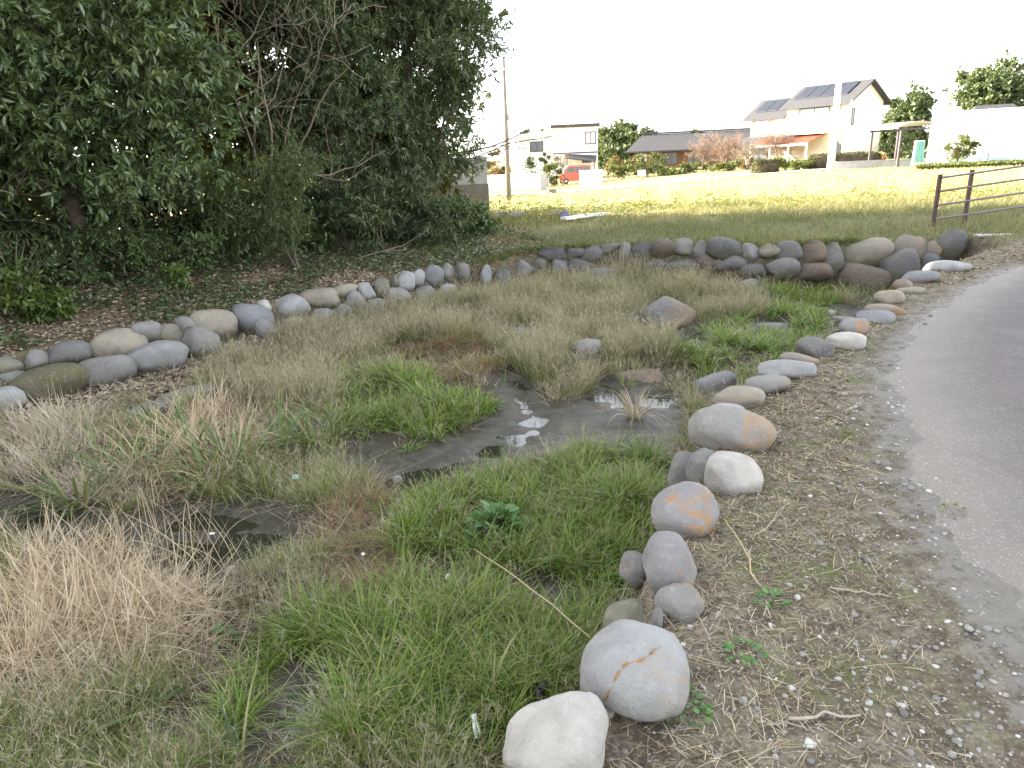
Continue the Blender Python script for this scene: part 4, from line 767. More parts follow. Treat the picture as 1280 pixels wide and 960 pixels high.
# slender pale stem seen under the shrub
r = np.random.default_rng(4)
# fan palm and sedge tufts of the left bank
def fanpalm(x, y, h, n, seed, label):
    r = np.random.default_rng(seed); o = thing('fan_palm', label, 'palm', (x, y, float(zat(x, y)))); out = []; Ls = []
    for k in range(n):
        a = r.uniform(-2.6, .5); e = np.array([math.cos(a)*.5, math.sin(a)*.35, h*r.uniform(.6, 1.1)]); out.append(([np.zeros(3), e*.55+[0, 0, .1], e], [.012, .01, .007]))
        m = 13; ang = np.linspace(-1.3, 1.3, m)+a
        root = np.tile(e, (m, 1)); Ls.append(blades(r, root, r.uniform(.38, .5, m), .032, ang, np.full(m, 1.15), np.full(m, 1.25), 4, .15))
    tubes_obj('stems', out, M_barkg, o, 5); V, Fq, A = merge(Ls); big('fronds', V, Fq, M_fan, o, attrs={'t': A})
fanpalm(-7.7, 10.8, 1.0, 6, 31, 'small fan palm with drooping split fronds at the left photo edge')
M_strap = mat_leaf('strap_leaves', [(.04, .08, .026), (.06, .115, .034), (.09, .15, .042), (.13, .18, .05), (.20, .21, .07), (.42, .33, .17)], .3, .4, .5, (.44, .33, .15), .75)
M_darkgrass = mat_leaf('dark_tuft', [(.035, .06, .02), (.05, .085, .03), (.09, .11, .04), (.16, .14, .07)], .25, .5, .35)
def tuft(name, p, n, L, Wd, lean, droop, mat, label, cat, seed, jit=.06, nseg=5, az=None, group=None):
    r = np.random.default_rng(seed); o = None; a = r.uniform(0, 6.283, n) if az is None else r.normal(az, .7, n); rad = jit*np.sqrt(r.random(n))
    root = np.stack([np.cos(a)*rad, np.sin(a)*rad, np.full(n, -.01)], 1)
    V, Fq, A = blades(r, root, r.uniform(*L, n), r.uniform(*Wd, n), a, r.uniform(*lean, n), r.uniform(*droop, n), nseg, .4)
    o = big(name, V, Fq, mat, attrs={'t': A}); o.location = p; return tag(o, label, cat, group)
tuft('sedge_tuft', G(85, 325), 60, (.35, .6), (.008, .014), (.2, .9), (.8, 1.6), M_fan, 'drooping sedge tuft in the gloom right of the fan palm', 'plant', 1, .1)
tuft('grass_tuft', G(92, 456)+[0, -.05, 0], 150, (.14, .28), (.004, .008), (.2, 1.0), (.3, 1.3), M_darkgrass, 'dark green grass tuft growing out of the left wall', 'grass tuft', 2, .14)
tuft('grass_tuft', G(378, 402), 90, (.12, .24), (.004, .008), (.2, .8), (.3, 1.2), M_darkgrass, 'green grass tuft between stones of the left wall, under the oval pale stone', 'grass tuft', 3, .1)
tuft('grass_tuft', G(190, 462), 70, (.06, .14), (.004, .007), (.2, .9), (.3, 1.2), M_darkgrass, 'little green tuft at the foot of the broad pale flat-topped stone', 'grass tuft', 4, .1)
# iris-like clumps and big dry tufts in the bed
IR = [(160, 600, 26, -.3, 'iris clump at the left, arching over the dark pool edge'), (240, 570, 30, .2, 'iris clump in the middle of the blond reeds'), (205, 545, 24, .4, 'iris clump behind the blond reeds, near the mossy rocks'), (300, 590, 34, -.2, 'iris clump leaning over the upper rim of the pool'),
      (352, 570, 32, .0, 'iris clump right of the blond reeds'), (395, 560, 30, .3, 'tall iris clump with yellow tips beside the seedy grass'), (425, 545, 22, .2, 'upright bluish-green iris clump at the left end of the mud channel'), (100, 635, 14, 0, 'single short iris fan rooted in the left pool'), (265, 610, 30, 0, 'iris clump hanging over the left pool, below the blond reeds'), (130, 580, 24, 0, 'iris clump at the far left, rising from grey straw')]
for i, (a, b, n, az, lab) in enumerate(IR):
    tuft('iris_clump', G(a, b), n+22, (.36, .72), (.016, .029), (.05, .9), (.6, 2.1), M_strap, lab, 'iris', 40+i, .15, 7, None, 'iris clumps among the reeds')
REED = [(285, 585, 170, 'blond reed clump, arched down between the iris clumps'), (235, 560, 130, 'blond reed clump behind the iris, near the long mossy rock'), (190, 590, 90, 'flattened blond reed clump at the left end of the iris row')]
for i, (a, b, n, lab) in enumerate(REED):
    tuft('reed_clump', G(a, b), n, (.4, .75), (.006, .012), (.1, 1.0), (.8, 2.2), M_straw, lab, 'reeds', 60+i, .2, 6, None, 'blond reed clumps')
HEAP = [(65, 785, 520, (.28, .55), 'big heap of blond straw at the left photo edge'), (165, 785, 480, (.26, .5), 'big heap of blond straw, right half beside the bare mud'), (110, 830, 420, (.25, .5), 'straw heap sloping down to the bottom left corner'), (15, 840, 300, (.25, .5), 'straw heap cut by the left photo edge near the bottom'), (215, 712, 45, (.35, .65), 'tall thin straw stalks standing before the left pool')]
for i, (a, b, n, L, lab) in enumerate(HEAP):
    rq = np.random.default_rng(70+i); p0 = G(a, b); n *= 2; aa = rq.uniform(0, 6.283, n); ra = .42*np.sqrt(rq.random(n)); hz = .19*(1-(ra/.46)**2)*rq.random(n)**.6*(.4 if 'thin' in lab else 1)
    XY = np.stack([np.cos(aa)*ra, np.sin(aa)*ra], 1); zz = zat(p0[0]+XY[:, 0], p0[1]+XY[:, 1])-p0[2]
    up_ = 'thin' in lab
    V, Fq, A = blades(rq, np.c_[XY, zz+hz], rq.uniform(L[0]*(1 if up_ else .6), L[1], n), rq.uniform(.0035, .0085, n), rq.uniform(0, 6.283, n), rq.uniform(*((.0, .7) if up_ else (.75, 1.9)), n), rq.uniform(*((.2, 1.6) if up_ else (-1.3, 1.3)), n), 7, .5)
    ho = big('straw_heap', V, Fq, M_straw, attrs={'t': A}); ho.location = p0; tag(ho, lab, 'straw', 'straw heaps')
tuft('arching_tuft', G(795, 520), 70, (.3, .55), (.005, .009), (.1, .8), (1.0, 2.2), M_straw, 'arching dry straw tuft in the mud, in front of the low brown rock', 'grass tuft', 80, .09, 7)
tuft('arching_tuft', G(775, 345), 60, (.5, .95), (.008, .014), (.0, .3), (.0, .4), M_grey, 'tall dry stalks standing before the far wall', 'grass tuft', 81, .35, 5)
tuft('broad_grass', G(40, 950), 20, (.35, .6), (.014, .022), (.5, 1.2), (.3, 1.0), M_strap, 'broad green-yellow blades in the bottom left corner', 'grass tuft', 82, .15, 6)
tuft('broad_grass', G(300, 955), 18, (.2, .4), (.010, .016), (.4, 1.2), (.3, 1.2), M_strap, 'broad yellow-tipped blades at the bottom edge, left of the bare mud', 'grass tuft', 83, .1, 6)
tuft('broad_grass', G(505, 830), 26, (.2, .36), (.007, .011), (.3, 1.0), (.4, 1.2), M_green, 'coarse bright green tuft left of the fallen grey stick', 'grass tuft', 84, .07, 6)
# leafy weeds
M_parsley = mat_leaf('parsley_leaves', [(.06, .14, .04), (.09, .19, .055), (.13, .24, .07)], .3, .45, .4)
def rosette(name, p, n, R, L, Wd, mat, label, cat, seed, up=.5, hz=.08):
    r = np.random.default_rng(seed); a = r.uniform(0, 6.283, n); rad = R*np.sqrt(r.random(n)); pos = np.stack([np.cos(a)*rad, np.sin(a)*rad, hz*(1-(rad/R)**2)*r.uniform(.5, 1.1, n)+.01], 1)
    d = np.stack([np.cos(a), np.sin(a), r.normal(up, .3, n)], 1); V, Fq, A = leaves(r, pos, d, r.uniform(.7, 1.2, n)*L, r.uniform(.8, 1.2, n)*Wd, .1, .15)
    o = big(name, V, Fq, mat, attrs={'t': A}); o.location = p; return tag(o, label, cat)
rosette('leafy_weed', G(620, 672), 130, .18, .085, .06, M_parsley, 'parsley-like leafy weed in the middle of the green grass', 'weed', 1, .5, .2)
rosette('leafy_weed', G(965, 754), 34, .05, .026, .018, M_parsley, 'small bright weed on the verge level with the lumpy cracked boulder', 'weed', 2, .5, .03)
rosette('leafy_weed', G(930, 818), 30, .055, .028, .016, M_parsley, 'little clover-like weed on the verge right of the large pale boulder', 'weed', 3, .3, .02)
rosette('leafy_weed', G(848, 885), 60, .09, .026, .018, M_parsley, 'mat of tiny weeds at the right foot of the large pale boulder', 'weed', 4, .3, .02)
rosette('leafy_weed', G(120, 895), 30, .2, .16, .05, M_darkgrass, 'dandelion-like rosette below the straw heap', 'weed', 5, .2, .04)
rosette('leafy_weed', G(1190, 640), 24, .05, .02, .014, M_sprig, 'flat tuft of dull moss beside the asphalt', 'weed', 6, .2, .02)
rosette('leafy_weed', G(270, 800), 26, .10, .05, .03, M_parsley, 'small creeping weed right of the straw heap', 'weed', 7, .3, .04)
# sticks, stalks, litter
M_stick = mat_plain('weathered_stick', (.36, .31, .24), (.24, .20, .15), 12, .85, .2, 0, .4, 60)
M_stalk = mat_plain('dry_stalk', (.42, .34, .2), (.30, .23, .13), 12, .8, .25, 0, .3, 60)
def stick(name, a, b, ra, mat, label, za=.02, zb=.02, mid=.0, cat='stick', seed=0):
    pa = G(*a)+[0, 0, za]; pb = G(*b)+[0, 0, zb]; r = np.random.default_rng(seed); n = 7; c = pa.copy(); pts = []
    for k in range(n+1):
        u = k/n; q = pa+(pb-pa)*u; q[2] += mid*4*u*(1-u); q[:2] += r.normal(0, .006, 2)*(0 < k < n); pts.append(q-c)
    o = MB().tube(pts, [ra*(1-.45*k/n) for k in range(n+1)], 6).build(name, mat, None, True); o.location = c; return tag(o, label, cat)
stick('dry_stalk', (738, 832), (594, 708), .0045, M_stalk, 'long straight dry stalk leaning from the large pale boulder into the grass', .16, .12, .02, 'stalk', 1)
stick('stick', (548, 940), (497, 822), .006, M_stick, 'grey stick lying in the grass left of the nearest boulder', .05, .07, 0, 'stick', 2)
stick('stick', (985, 902), (1075, 898), .006, M_stick, 'pale tan stick lying across the verge near the bottom', .012, .012, 0, 'stick', 3)
stick('stick', (945, 905), (1005, 912), .003, M_stick, 'thin twig touching the pale tan stick', .008, .008, 0, 'stick', 4)
stick('stick', (1040, 738), (1110, 748), .004, M_stick, 'short flat piece of reed in the middle of the verge', .01, .01, 0, 'stick', 5)
stick('dry_stalk', (950, 735), (905, 655), .0035, M_stalk, 'thin amber stalk rising left of the small bright weed', .01, .03, .02, 'stalk', 6)
stick('dry_stalk', (1045, 578), (1110, 596), .003, M_stalk, 'thin straw lying on moss near the asphalt', .01, .01, 0, 'stalk', 7)
stick('dry_stalk', (970, 590), (1035, 622), .003, M_stalk, 'thin straw lying right of the whitish blocky boulder', .01, .01, 0, 'stalk', 8)
stick('dry_stalk', (940, 678), (988, 632), .0028, M_stick, 'pale twig slanting up right of the heavily orange boulder', .01, .015, 0, 'stalk', 9)
stick('dry_stalk', (245, 720), (232, 600), .004, M_stalk, 'lone upright dry stem crossing the left pool', .0, .03, .05, 'stalk', 10)
stick('dry_stalk', (752, 860), (800, 690), .003, M_stick, 'grey dry stem bent against the greenish lower boulder', .05, .05, .08, 'stalk', 11)
M_white = mat_plain('white_paper', (.78, .78, .78), (.62, .62, .62), 20, .6, .3); M_teal = mat_plain('pale_teal_plastic', (.38, .62, .60), (.3, .5, .5), 20, .35, .5); M_blk = mat_plain('black_plastic', (.012, .012, .012), (.006, .006, .006), 20, .4, .5)
def scrap(name, p, w, h, mat, label, seed, rot=0., tilt=.6, cat='litter'):
    r = np.random.default_rng(seed); n = 7; u, v = np.meshgrid(np.linspace(-.5, .5, n), np.linspace(-.5, .5, n)); z = .16*np.sin(5*u+seed)*np.cos(4*v+1)+.1*np.sin(9*v+seed)
    u = u*(1+.15*np.sin(6*v+seed)); P = np.stack([u*w, v*h*math.cos(tilt)-z*h*.5, v*h*math.sin(tilt)+z*h*.6+.5*h*math.sin(tilt)+.01], -1).reshape(-1, 3)
    c_, s_ = math.cos(rot), math.sin(rot); P = np.c_[P[:, 0]*c_-P[:, 1]*s_, P[:, 0]*s_+P[:, 1]*c_, P[:, 2]]; ix = np.arange(n*n).reshape(n, n)
    f1 = np.stack([ix[:-1, :-1], ix[:-1, 1:], ix[1:, 1:], ix[1:, :-1]], -1).reshape(-1, 4); P2 = P-[0, 0, .003]
    o = big(name, np.r_[P, P2], [np.r_[f1, f1[:, ::-1]+n*n]], mat, smooth=True); o.location = p; return tag(o, label, cat)
scrap('paper_scrap', G(487, 772)+[0, 0, .05], 0.032, .065, M_white, 'white paper scrap on the grass at the lower end of the rusty patch', 1, -.5)
scrap('paper_scrap', G(561, 734)+[0, 0, .05], 0.028, .036, M_white, 'small white chip in the grass right of the rusty patch', 2, .3)
scrap('paper_scrap', G(596, 928)+[0, 0, .05], 0.024, .09, M_white, 'curled white strip in the grass left of the nearest boulder', 3, .25)
scrap('plastic_scrap', G(371, 606)+[0, 0, .05], 0.05, .035, M_teal, 'crumpled pale teal plastic in the grass above the left pool', 4, .2)
scrap('paper_scrap', G(455, 702)+[0, 0, .04], 0.02, .018, M_white, 'tiny dull white flake inside the rusty patch', 6, .8)
scrap('plastic_scrap', G(266, 671)+[0, 0, .015], 0.035, .02, M_white, 'small white label floating in the left pool', 7, .1, .25)
scrap('leaf_scrap', G(837, 738)+[0, 0, .0], 0.014, .01, M_white, 'white speck beside the smooth purple-grey boulder', 8, .1, .25)
top_stone(289, 713, 14, 12, 'l', 0, 0, 'little pale stone at the near rim of the left pool', GR, 'rock', 0, .1, .4, 901, .9, ground=True, cat='rock')
top_stone(497, 600, 13, 11, 'l', 0, 0, 'little pale stone at the near end of the mud channel', GR, 'rock', 0, .1, .4, 902, .9, ground=True, cat='rock')
# short black pipe standing in the grass
p = G(673, 885); m = MB(); k = 16
for (ra, z0, z1) in ((.024, -.05, .13),):
    prof = [(ra, z0), (ra, z1), (ra*.84, z1), (ra*.84, z0)]
    vs_ = [(q[0]*math.cos(2*math.pi*j/k), q[0]*math.sin(2*math.pi*j/k), q[1]) for q in prof for j in range(k)]
    m.add(vs_, [(a*k+j, a*k+(j+1) % k, (a+1)*k+(j+1) % k, (a+1)*k+j) for a in range(3) for j in range(k)])
o = m.build('pipe', M_blk, None, True); o.location = p; o.rotation_euler = (.1, .08, 0); tag(o, 'short black plastic pipe upright in the grass by the boulders', 'pipe')

# ------------------------------------------------------------------ concrete wall, fence, culvert
M_conc = mat_plain('weathered_concrete', (.40, .385, .36), (.27, .26, .24), 2.2, .9, .2, 0, .4, 50)
M_concd = mat_plain('stained_concrete', (.20, .18, .15), (.10, .085, .06), 2.5, .9, .2, 0, .5, 30)
M_plaster = mat_plain('white_plaster', (.78, .76, .72), (.68, .66, .62), 1., .8, .3, 0, .1, 30)
M_cream = mat_plain('cream_siding', (.70, .62, .48), (.62, .54, .41), 1., .8, .3, 0, .1, 30)
M_dark = mat_plain('dark_brown_metal', (.06, .045, .045), (.04, .03, .03), 5, .5, .4)
M_glass = mat_plain('window_glass', (.10, .12, .14), (.08, .09, .11), 2, .08, .6)
M_curtain = mat_plain('curtained_pane', (.55, .55, .52), (.45, .45, .43), 4, .15, .6)
M_rtile = mat_plain('grey_roof_tile', (.062, .06, .062), (.04, .04, .044), 3, .8, .2, 0, .5, 20)
M_wood = mat_plain('brown_timber', (.16, .085, .05), (.10, .05, .03), 4, .75, .3, 0, .4, 30)
p1, p2 = aty(577, 262, 23.2), aty(612, 262, 23.0); gz = float(zat(p2[0], p2[1]))
o = thing('concrete_wall', 'grey concrete wall end with stained lower half, right edge of the grove', 'wall', (p2[0], p2[1], gz))
Lw = 4.2; zt = aty(606, 196, 23)[2]-gz
MB().box(-Lw, 0, 0, .22, -.3, .92).build('base', M_concd, o); MB().box(-Lw, -.03, .02, .20, .922, zt-.52).build('panel', M_conc, o); MB().box(-Lw, -.03, .02, .20, zt-.51, zt).build('panel', M_conc, o)
# railing of four rails at the culvert
M_rust = mat_plain('reddish_painted_steel', (.06, .022, .02), (.035, .018, .018), 12, .6, .4, 0, .3, 50); M_railm = mat_plain('grey_pink_steel', (.20, .165, .165), (.13, .10, .10), 12, .5, .5, .3, .2, 50)
a1 = G(1166, 284); a2 = G(1205, 279); top1 = aty(1178, 219, a1[1]); hp = top1[2]-a1[2]
dr = (a2-a1)[:2]; gap = np.hypot(*dr); dr = dr/gap; fa = thing('railing', 'rusty red steel railing with four rails at the end of the path', 'railing', a1, math.atan2(dr[1], dr[0]))
posts = [0, gap, gap+2.4, gap+4.8]
for q in posts:
    zz = float(zat(a1[0]+dr[0]*q, a1[1]+dr[1]*q))-a1[2]; zz = max(-.3, min(.2, zz))
    hq = hp+.085*q; MB().box(q-.036, q+.036, -.036, .036, zz-.3, hq).box(q-.045, q+.045, -.045, .045, hq+.001, hq+.02).build('post', M_rust, fa, bevel=.006)
for f in (.16, .43, .70, .955):
    MB().tube([(0, -.055, hp*f), (posts[-1], -.055, hp*f+.085*posts[-1])], .023, 8).build('rail', M_railm, fa, True)
b1 = G(1222, 309); b2 = G(1284, 291); d2 = (b2-b1)[:2]; l2 = np.hypot(*d2)
cw = thing('culvert_wall', 'low dark concrete kerb wall of the ditch below the railing', 'wall', b1, math.atan2(d2[1], d2[0])); MB().box(0, l2+3, 0, .2, -.3, .20).build('wall_face', M_concd, cw, bevel=.01); MB().box(-.01, l2+3.01, -.015, .215, .203, .235).build('coping', M_conc, cw, bevel=.005)

# ------------------------------------------------------------------ poles
def lin(px, py, Y): return aty(px, py, Y)
M_polew = mat_plain('white_concrete_pole', (.72, .71, .69), (.6, .59, .57), 2, .7, .3); M_poleg = mat_plain('brown_grey_pole', (.20, .175, .15), (.13, .11, .09), 3, .8, .3)
def pole(px, pbase, ptop, Y, ra, mat, name, label, xt=None, fittings=True):
    b = lin(px, pbase, Y); gz = float(zat(b[0], b[1])); tp = lin(xt or px, ptop, Y)
    o = thing(name, label, 'pole', (b[0], b[1], gz)); h = tp[2]-gz; dx = 0
    MB().tube([(0, 0, -.3), (dx, 0, h)], [ra, ra*.62], 12).build('shaft', mat, o, True)
    if fittings:
        for k in range(10):
            z = 1.8+k*(h-2.4)/10; MB().tube([(0, 0, z), ((.22 if k % 2 else -.22), 0, z)], .012, 5).build('step_bolt', M_dark, o)
        MB().box(.1, .26, -.1, .1, h*.58, h*.58+.3).build('junction_box', M_conc, o, bevel=.02)
        MB().box(-.5, .5, -.14, -.08, h-.7, h-.62).build('crossarm', M_conc, o)
        for q in (-.42, 0, .42): MB().tube([(q, -.11, h-.619), (q, -.11, h-.5)], [.035, .02], 7).build('insulator', M_polew, o, True)
    return o
pole(636, 246, 72, 41, .15, M_poleg, 'utility_pole', 'brown-grey utility pole with step bolts standing right of the grove', 627)
pole(1038, 213, 62, 52, .27, M_polew, 'utility_pole', 'thick white concrete pole in front of the house with solar panels', 1047, False)
pole(647, 216, 160, 70, .09, M_polew, 'antenna_pole', 'thin pale pole behind the white garden wall at left', 644, False)

# ------------------------------------------------------------------ white flat-roofed house, its walls, carport and car
def house(name, label, cat, px, Y, phi): 
    b = lin(px, 205, Y); gz = float(zat(b[0], b[1])); return thing(name, label, cat, (b[0], b[1], gz), phi), gz
def window(o, x0, x1, z0, z1, y=0., frame=None, pane=None, t_=.08, mull=1, label=None, face='y'):
    fm = MB()
    P = (lambda a, b, c, d, e, f: fm.box(a, b, c, d, e, f)) if face == 'y' else (lambda a, b, c, d, e, f: fm.box(y+(-d if 0 else c-y), y+(d-y), a, b, e, f))
    if face == 'y':
        fm.box(x0, x1, y-.05, y+.02, z0, z0+t_); fm.box(x0, x1, y-.05, y+.02, z1-t_, z1); fm.box(x0, x0+t_, y-.05, y+.02, z0+t_, z1-t_); fm.box(x1-t_, x1, y-.05, y+.02, z0+t_, z1-t_)
        for k in range(1, mull+1): xm = x0+(x1-x0)*k/(mull+1); fm.box(xm-t_*.35, xm+t_*.35, y-.045, y+.02, z0+t_, z1-t_)
        f = fm.build('window', frame or M_dark, o); MB().box(x0+t_*.5, x1-t_*.5, y-.02, y-.003, z0+t_*.5, z1-t_*.5).build('pane', pane or M_glass, f)
    else:
        fm.box(y-.02, y+.05, x0, x1, z0, z0+t_); fm.box(y-.02, y+.05, x0, x1, z1-t_, z1); fm.box(y-.02, y+.05, x0, x0+t_, z0+t_, z1-t_); fm.box(y-.02, y+.05, x1-t_, x1, z0+t_, z1-t_)
        f = fm.build('window', frame or M_dark, o); MB().box(y+.003, y+.02, x0+t_*.5, x1-t_*.5, z0+t_*.5, z1-t_*.5).build('pane', pane or M_glass, f)
    if label: f['label'] = label
    return f
o, gz = house('white_house', 'white two-storey house with flat dark roof edge, behind the red van', 'house', 719, 85, R_(-4))
h = 5.9
MB().box(-2.6, 2.65, 0, 7, 0, h).build('wall', M_plaster, o); MB().box(-2.85, 2.9, -.25, 7.2, h+.002, h+.34).build('roof', M_dark, o)
MB().box(-2.62, 2.67, -.06, -.003, 3.0, 3.14).build('string_course', M_dark, o)
window(o, 1.2, 2.45, 3.95, 5.35, 0, M_dark, M_curtain, .1, 1); window(o, -2.1, -.75, 3.75, 5.2, 0, M_cream, M_curtain, .09, 2, 'window with closed cream shutters'); window(o, .8, 1.9, 1.9, 2.3, 0, M_dark, M_glass, .06, 1)
MB().box(-6.6, -2.603, .6, 6.5, 0, 4.9).build('wing', M_plaster, o)
MB().slab([(-7.0, .2, 4.75), (-2.5, .2, 5.86), (-2.5, 6.9, 5.86), (-7.0, 6.9, 4.75)], .16).add([(-6.6, .601, 4.9), (-2.603, .601, 4.9), (-2.603, .601, 5.7)], [(0, 1, 2)]).build('wing_roof', M_plaster, o)
window(o, -5.3, -3.7, 3.35, 4.55, .6, M_dark, M_glass, .09, 1, 'dark window of the low wing')
MB().slab([(-1.2, -2.2, 2.55), (2.3, -2.2, 2.05), (2.5, -.06, 2.7), (-1.2, -.06, 3.0)], .1).build('porch_roof', M_rtile, o)
for q in (-1.0, 2.1): MB().box(q-.06, q+.06, -2.1, -1.98, 0, 2.02 if q > 0 else 2.4).build('porch_post', M_wood, o)
def gwall(name, label, pa, pb, Y, top, mat, thick=.18, cap=None):
    a = lin(*pa, Y); b = lin(*pb, Y); ga = float(zat(a[0], a[1])); gb = float(zat(b[0], b[1])); L = b[0]-a[0]; tz = lin(pa[0], top, Y)[2]
    o = thing(name, label, 'wall', (a[0], a[1], min(ga, gb))); hh = tz-min(ga, gb)
    MB().box(0, L, 0, thick, -.3, hh).build('wall_face', mat, o); MB().box(-.03, L+.03, -.04, thick+.04, hh+.002, hh+.07).build('coping', cap or mat, o, bevel=.01); return o
gwall('garden_wall', 'long white garden wall left of the driveway, behind the brown-grey pole', (585, 240), (675, 240), 64, 221, M_plaster)
gwall('gate_pillar', 'grey concrete gate pillar at the right end of the long white garden wall', (675.5, 240), (684, 240), 64, 219, M_conc, .7)
gwall('garden_wall', 'square white garden wall right of the red van', (725, 232), (753, 232), 66, 214, M_plaster)
# red kei van, nose to the left
M_red = mat_plain('red_orange_paint', (.55, .10, .05), (.48, .085, .045), 1, .3, .5); M_tyre = mat_plain('tyre_rubber', (.03, .03, .03), None, 8, .8); M_rim = mat_plain('rim_steel', (.55, .55, .55), None, 8, .4, .5, .6); M_lamp = mat_plain('headlamp_lens', (.75, .75, .72), None, 8, .1, .6)
b = lin(717, 215, 74); o = thing('van', 'small red boxy van parked in the driveway of the white house', 'van', (b[0], b[1], float(zat(b[0], b[1]))), R_(12))
side = [(-1.68, .28), (1.68, .28), (1.70, 1.0), (1.62, 1.72), (1.4, 1.80), (-.75, 1.80), (-1.25, 1.08), (-1.62, .98), (-1.70, .6)]
MB().prism(side, 'y', -.74, .74).build('body', M_red, o, bevel=.05)
MB().prism([(-1.05, 1.12), (-.1, 1.12), (-.1, 1.66), (-.68, 1.66)], 'y', -.756, -.742).build('side_window', M_glass, o); MB().prism([(0., 1.12), (.75, 1.12), (.75, 1.66), (0., 1.66)], 'y', -.756, -.742).build('side_window', M_glass, o); MB().prism([(.85, 1.12), (1.5, 1.12), (1.45, 1.66), (.85, 1.66)], 'y', -.756, -.742).build('side_window', M_glass, o)
MB().slab([(-1.28, -.64, 1.12), (-1.28, .64, 1.12), (-.80, .60, 1.74), (-.80, -.60, 1.74)], .03).build('windscreen', M_glass, o)
for q in (-.52, .52): MB().box(-1.73, -1.66, q-.14, q+.14, .72, .92).build('headlight', M_lamp, o, bevel=.02)
MB().box(-1.76, -1.66, -.7, .7, .3, .52).build('bumper', M_red, o, bevel=.03)
for x_ in (-1.05, 1.1):
    for y_ in (-.70, .70):
        w = MB().tube([(x_, y_-.09, .28), (x_, y_+.09, .28)], .28, 18).build('wheel', M_tyre, o, True); MB().tube([(x_, y_-.1, .28), (x_, y_+.1, .28)], .16, 14).build('rim', M_rim, w, True)
for q in (-.80, .80): MB().box(-.95, -.83, min(q, q*.92), max(q, q*.92), 1.12, 1.26).build('mirror', M_red, o, bevel=.02)
# little things in the verge of the road
b = G(686, 241); o = thing('marker_post', 'short dark post at the field edge before the driveway', 'post', b); MB().tube([(0, 0, -.2), (0, 0, 1.05)], .06, 8).build('post_shaft', M_poleg, o, True); MB().box(-.08, .08, -.08, .08, 1.051, 1.1).build('post_cap', M_conc, o)
b = G(691, 242); o = thing('concrete_block', 'small grey concrete block at the foot of the marker post', 'block', b); MB().box(-.3, .3, -.2, .2, -.1, .28).build('block_body', M_concd, o, bevel=.02); MB().box(-.2, .2, -.12, .12, .281, .3).build('lid', M_dark, o)
# white board, blue bag and plank at the field's near edge
b1, b2 = G(704, 277), G(753, 269); d2 = b2-b1; l2 = np.hypot(d2[0], d2[1]); o = thing('white_board', 'weathered white plank lying in the field behind the blue bag', 'board', b1, math.atan2(d2[1], d2[0])); MB().box(0, l2, -.12, .12, .04, .12).build('plank', M_polew, o, bevel=.008); MB().box(l2*.2, l2*.24, -.1, .1, -.05, .038).box(l2*.8, l2*.84, -.1, .1, -.05, .038).build('batten', M_conc, o)
b1, b2 = G(618, 272), G(655, 271); d2 = b2-b1; l2 = np.hypot(d2[0], d2[1]); o = thing('edging_kerb', 'low grey kerb stone strip at the right foot of the concrete wall', 'kerb', b1, math.atan2(d2[1], d2[0])); MB().box(0, l2*.49, -.1, .1, -.1, .16).build('kerb_stone', M_conc, o, bevel=.01); MB().box(l2*.5, l2, -.1, .1, -.1, .15).build('kerb_stone', M_conc, o, bevel=.01)
M_blue = mat_plain('blue_plastic_sheet', (.06, .09, .50), (.04, .06, .38), 9, .5, .4); M_bagg = mat_plain('grey_sack', (.30, .29, .33), (.2, .19, .22), 9, .7, .3)
def sack(p, s, mat, name, label, seed):
    r = np.random.default_rng(seed); D, Fc = ico(3); w = r.normal(size=(8, 3))*3; V = D*(1+.07*np.sin(D@w.T+r.uniform(0, 6, 8)).sum(1))[:, None]*np.array(s); V[:, 2] = np.maximum(V[:, 2], -s[2]*.55)
    o = big(name, V, [Fc], mat, smooth=True); o.location = p+np.array([0, 0, s[2]*.5]); return tag(o, label, 'bag')
sack(G(704, 272), (.13, .12, .13), M_blue, 'plastic_bag', 'bright blue plastic bag in the weeds of the field', 1); sack(G(697, 271), (.12, .11, .13), M_bagg, 'plastic_bag', 'crumpled grey bag against the blue one', 2)

# ------------------------------------------------------------------ long tile-roofed house
o, gz = house('tiled_house', 'low house with long grey tiled roof behind the garden shrubs', 'house', 848, 100, R_(-14))
MB().box(-6.2, 9.8, 0, 7, 0, 2.55).build('wall', M_wood, o)
MB().slab([(-7.2, -1.4, 2.35), (10.8, -1.4, 2.35), (10.8, 3.5, 4.6), (-5.2, 3.5, 4.6)], .18).slab([(10.8, 8.4, 2.35), (-7.2, 8.4, 2.35), (-5.2, 3.502, 4.6), (10.8, 3.502, 4.6)], .18).slab([(-7.2, 8.39, 2.34), (-7.2, -1.39, 2.34), (-5.2, 3.5, 4.59)], .18).build('roof', M_rtile, o)
MB().box(-5.2, 10.8, 3.3, 3.7, 4.62, 4.86).build('ridge', M_rtile, o)
for k, q in enumerate((-5.6, -2.4, .8, 4.)): MB().box(q-.09, q+.09, -1.1, -.92, 0, 2.16).build('veranda_post', M_wood, o)
window(o, -3.4, -.2, .4, 2.1, 0, M_wood, M_glass, .1, 3); window(o, 1.2, 4.4, .4, 2.1, 0, M_wood, M_glass, .1, 3); window(o, -5.8, -4.2, .9, 2.1, 0, M_wood, M_curtain, .1, 1)

# ------------------------------------------------------------------ house with solar panels
cpt = lin(1055, 190, 71); gz = float(zat(cpt[0], cpt[1])); o = thing('solar_house', 'cream two-storey house with solar panels and red porch roof', 'house', (cpt[0], cpt[1], gz), R_(-55))
E1, RD = 6.05, 7.95; DP = 6.4
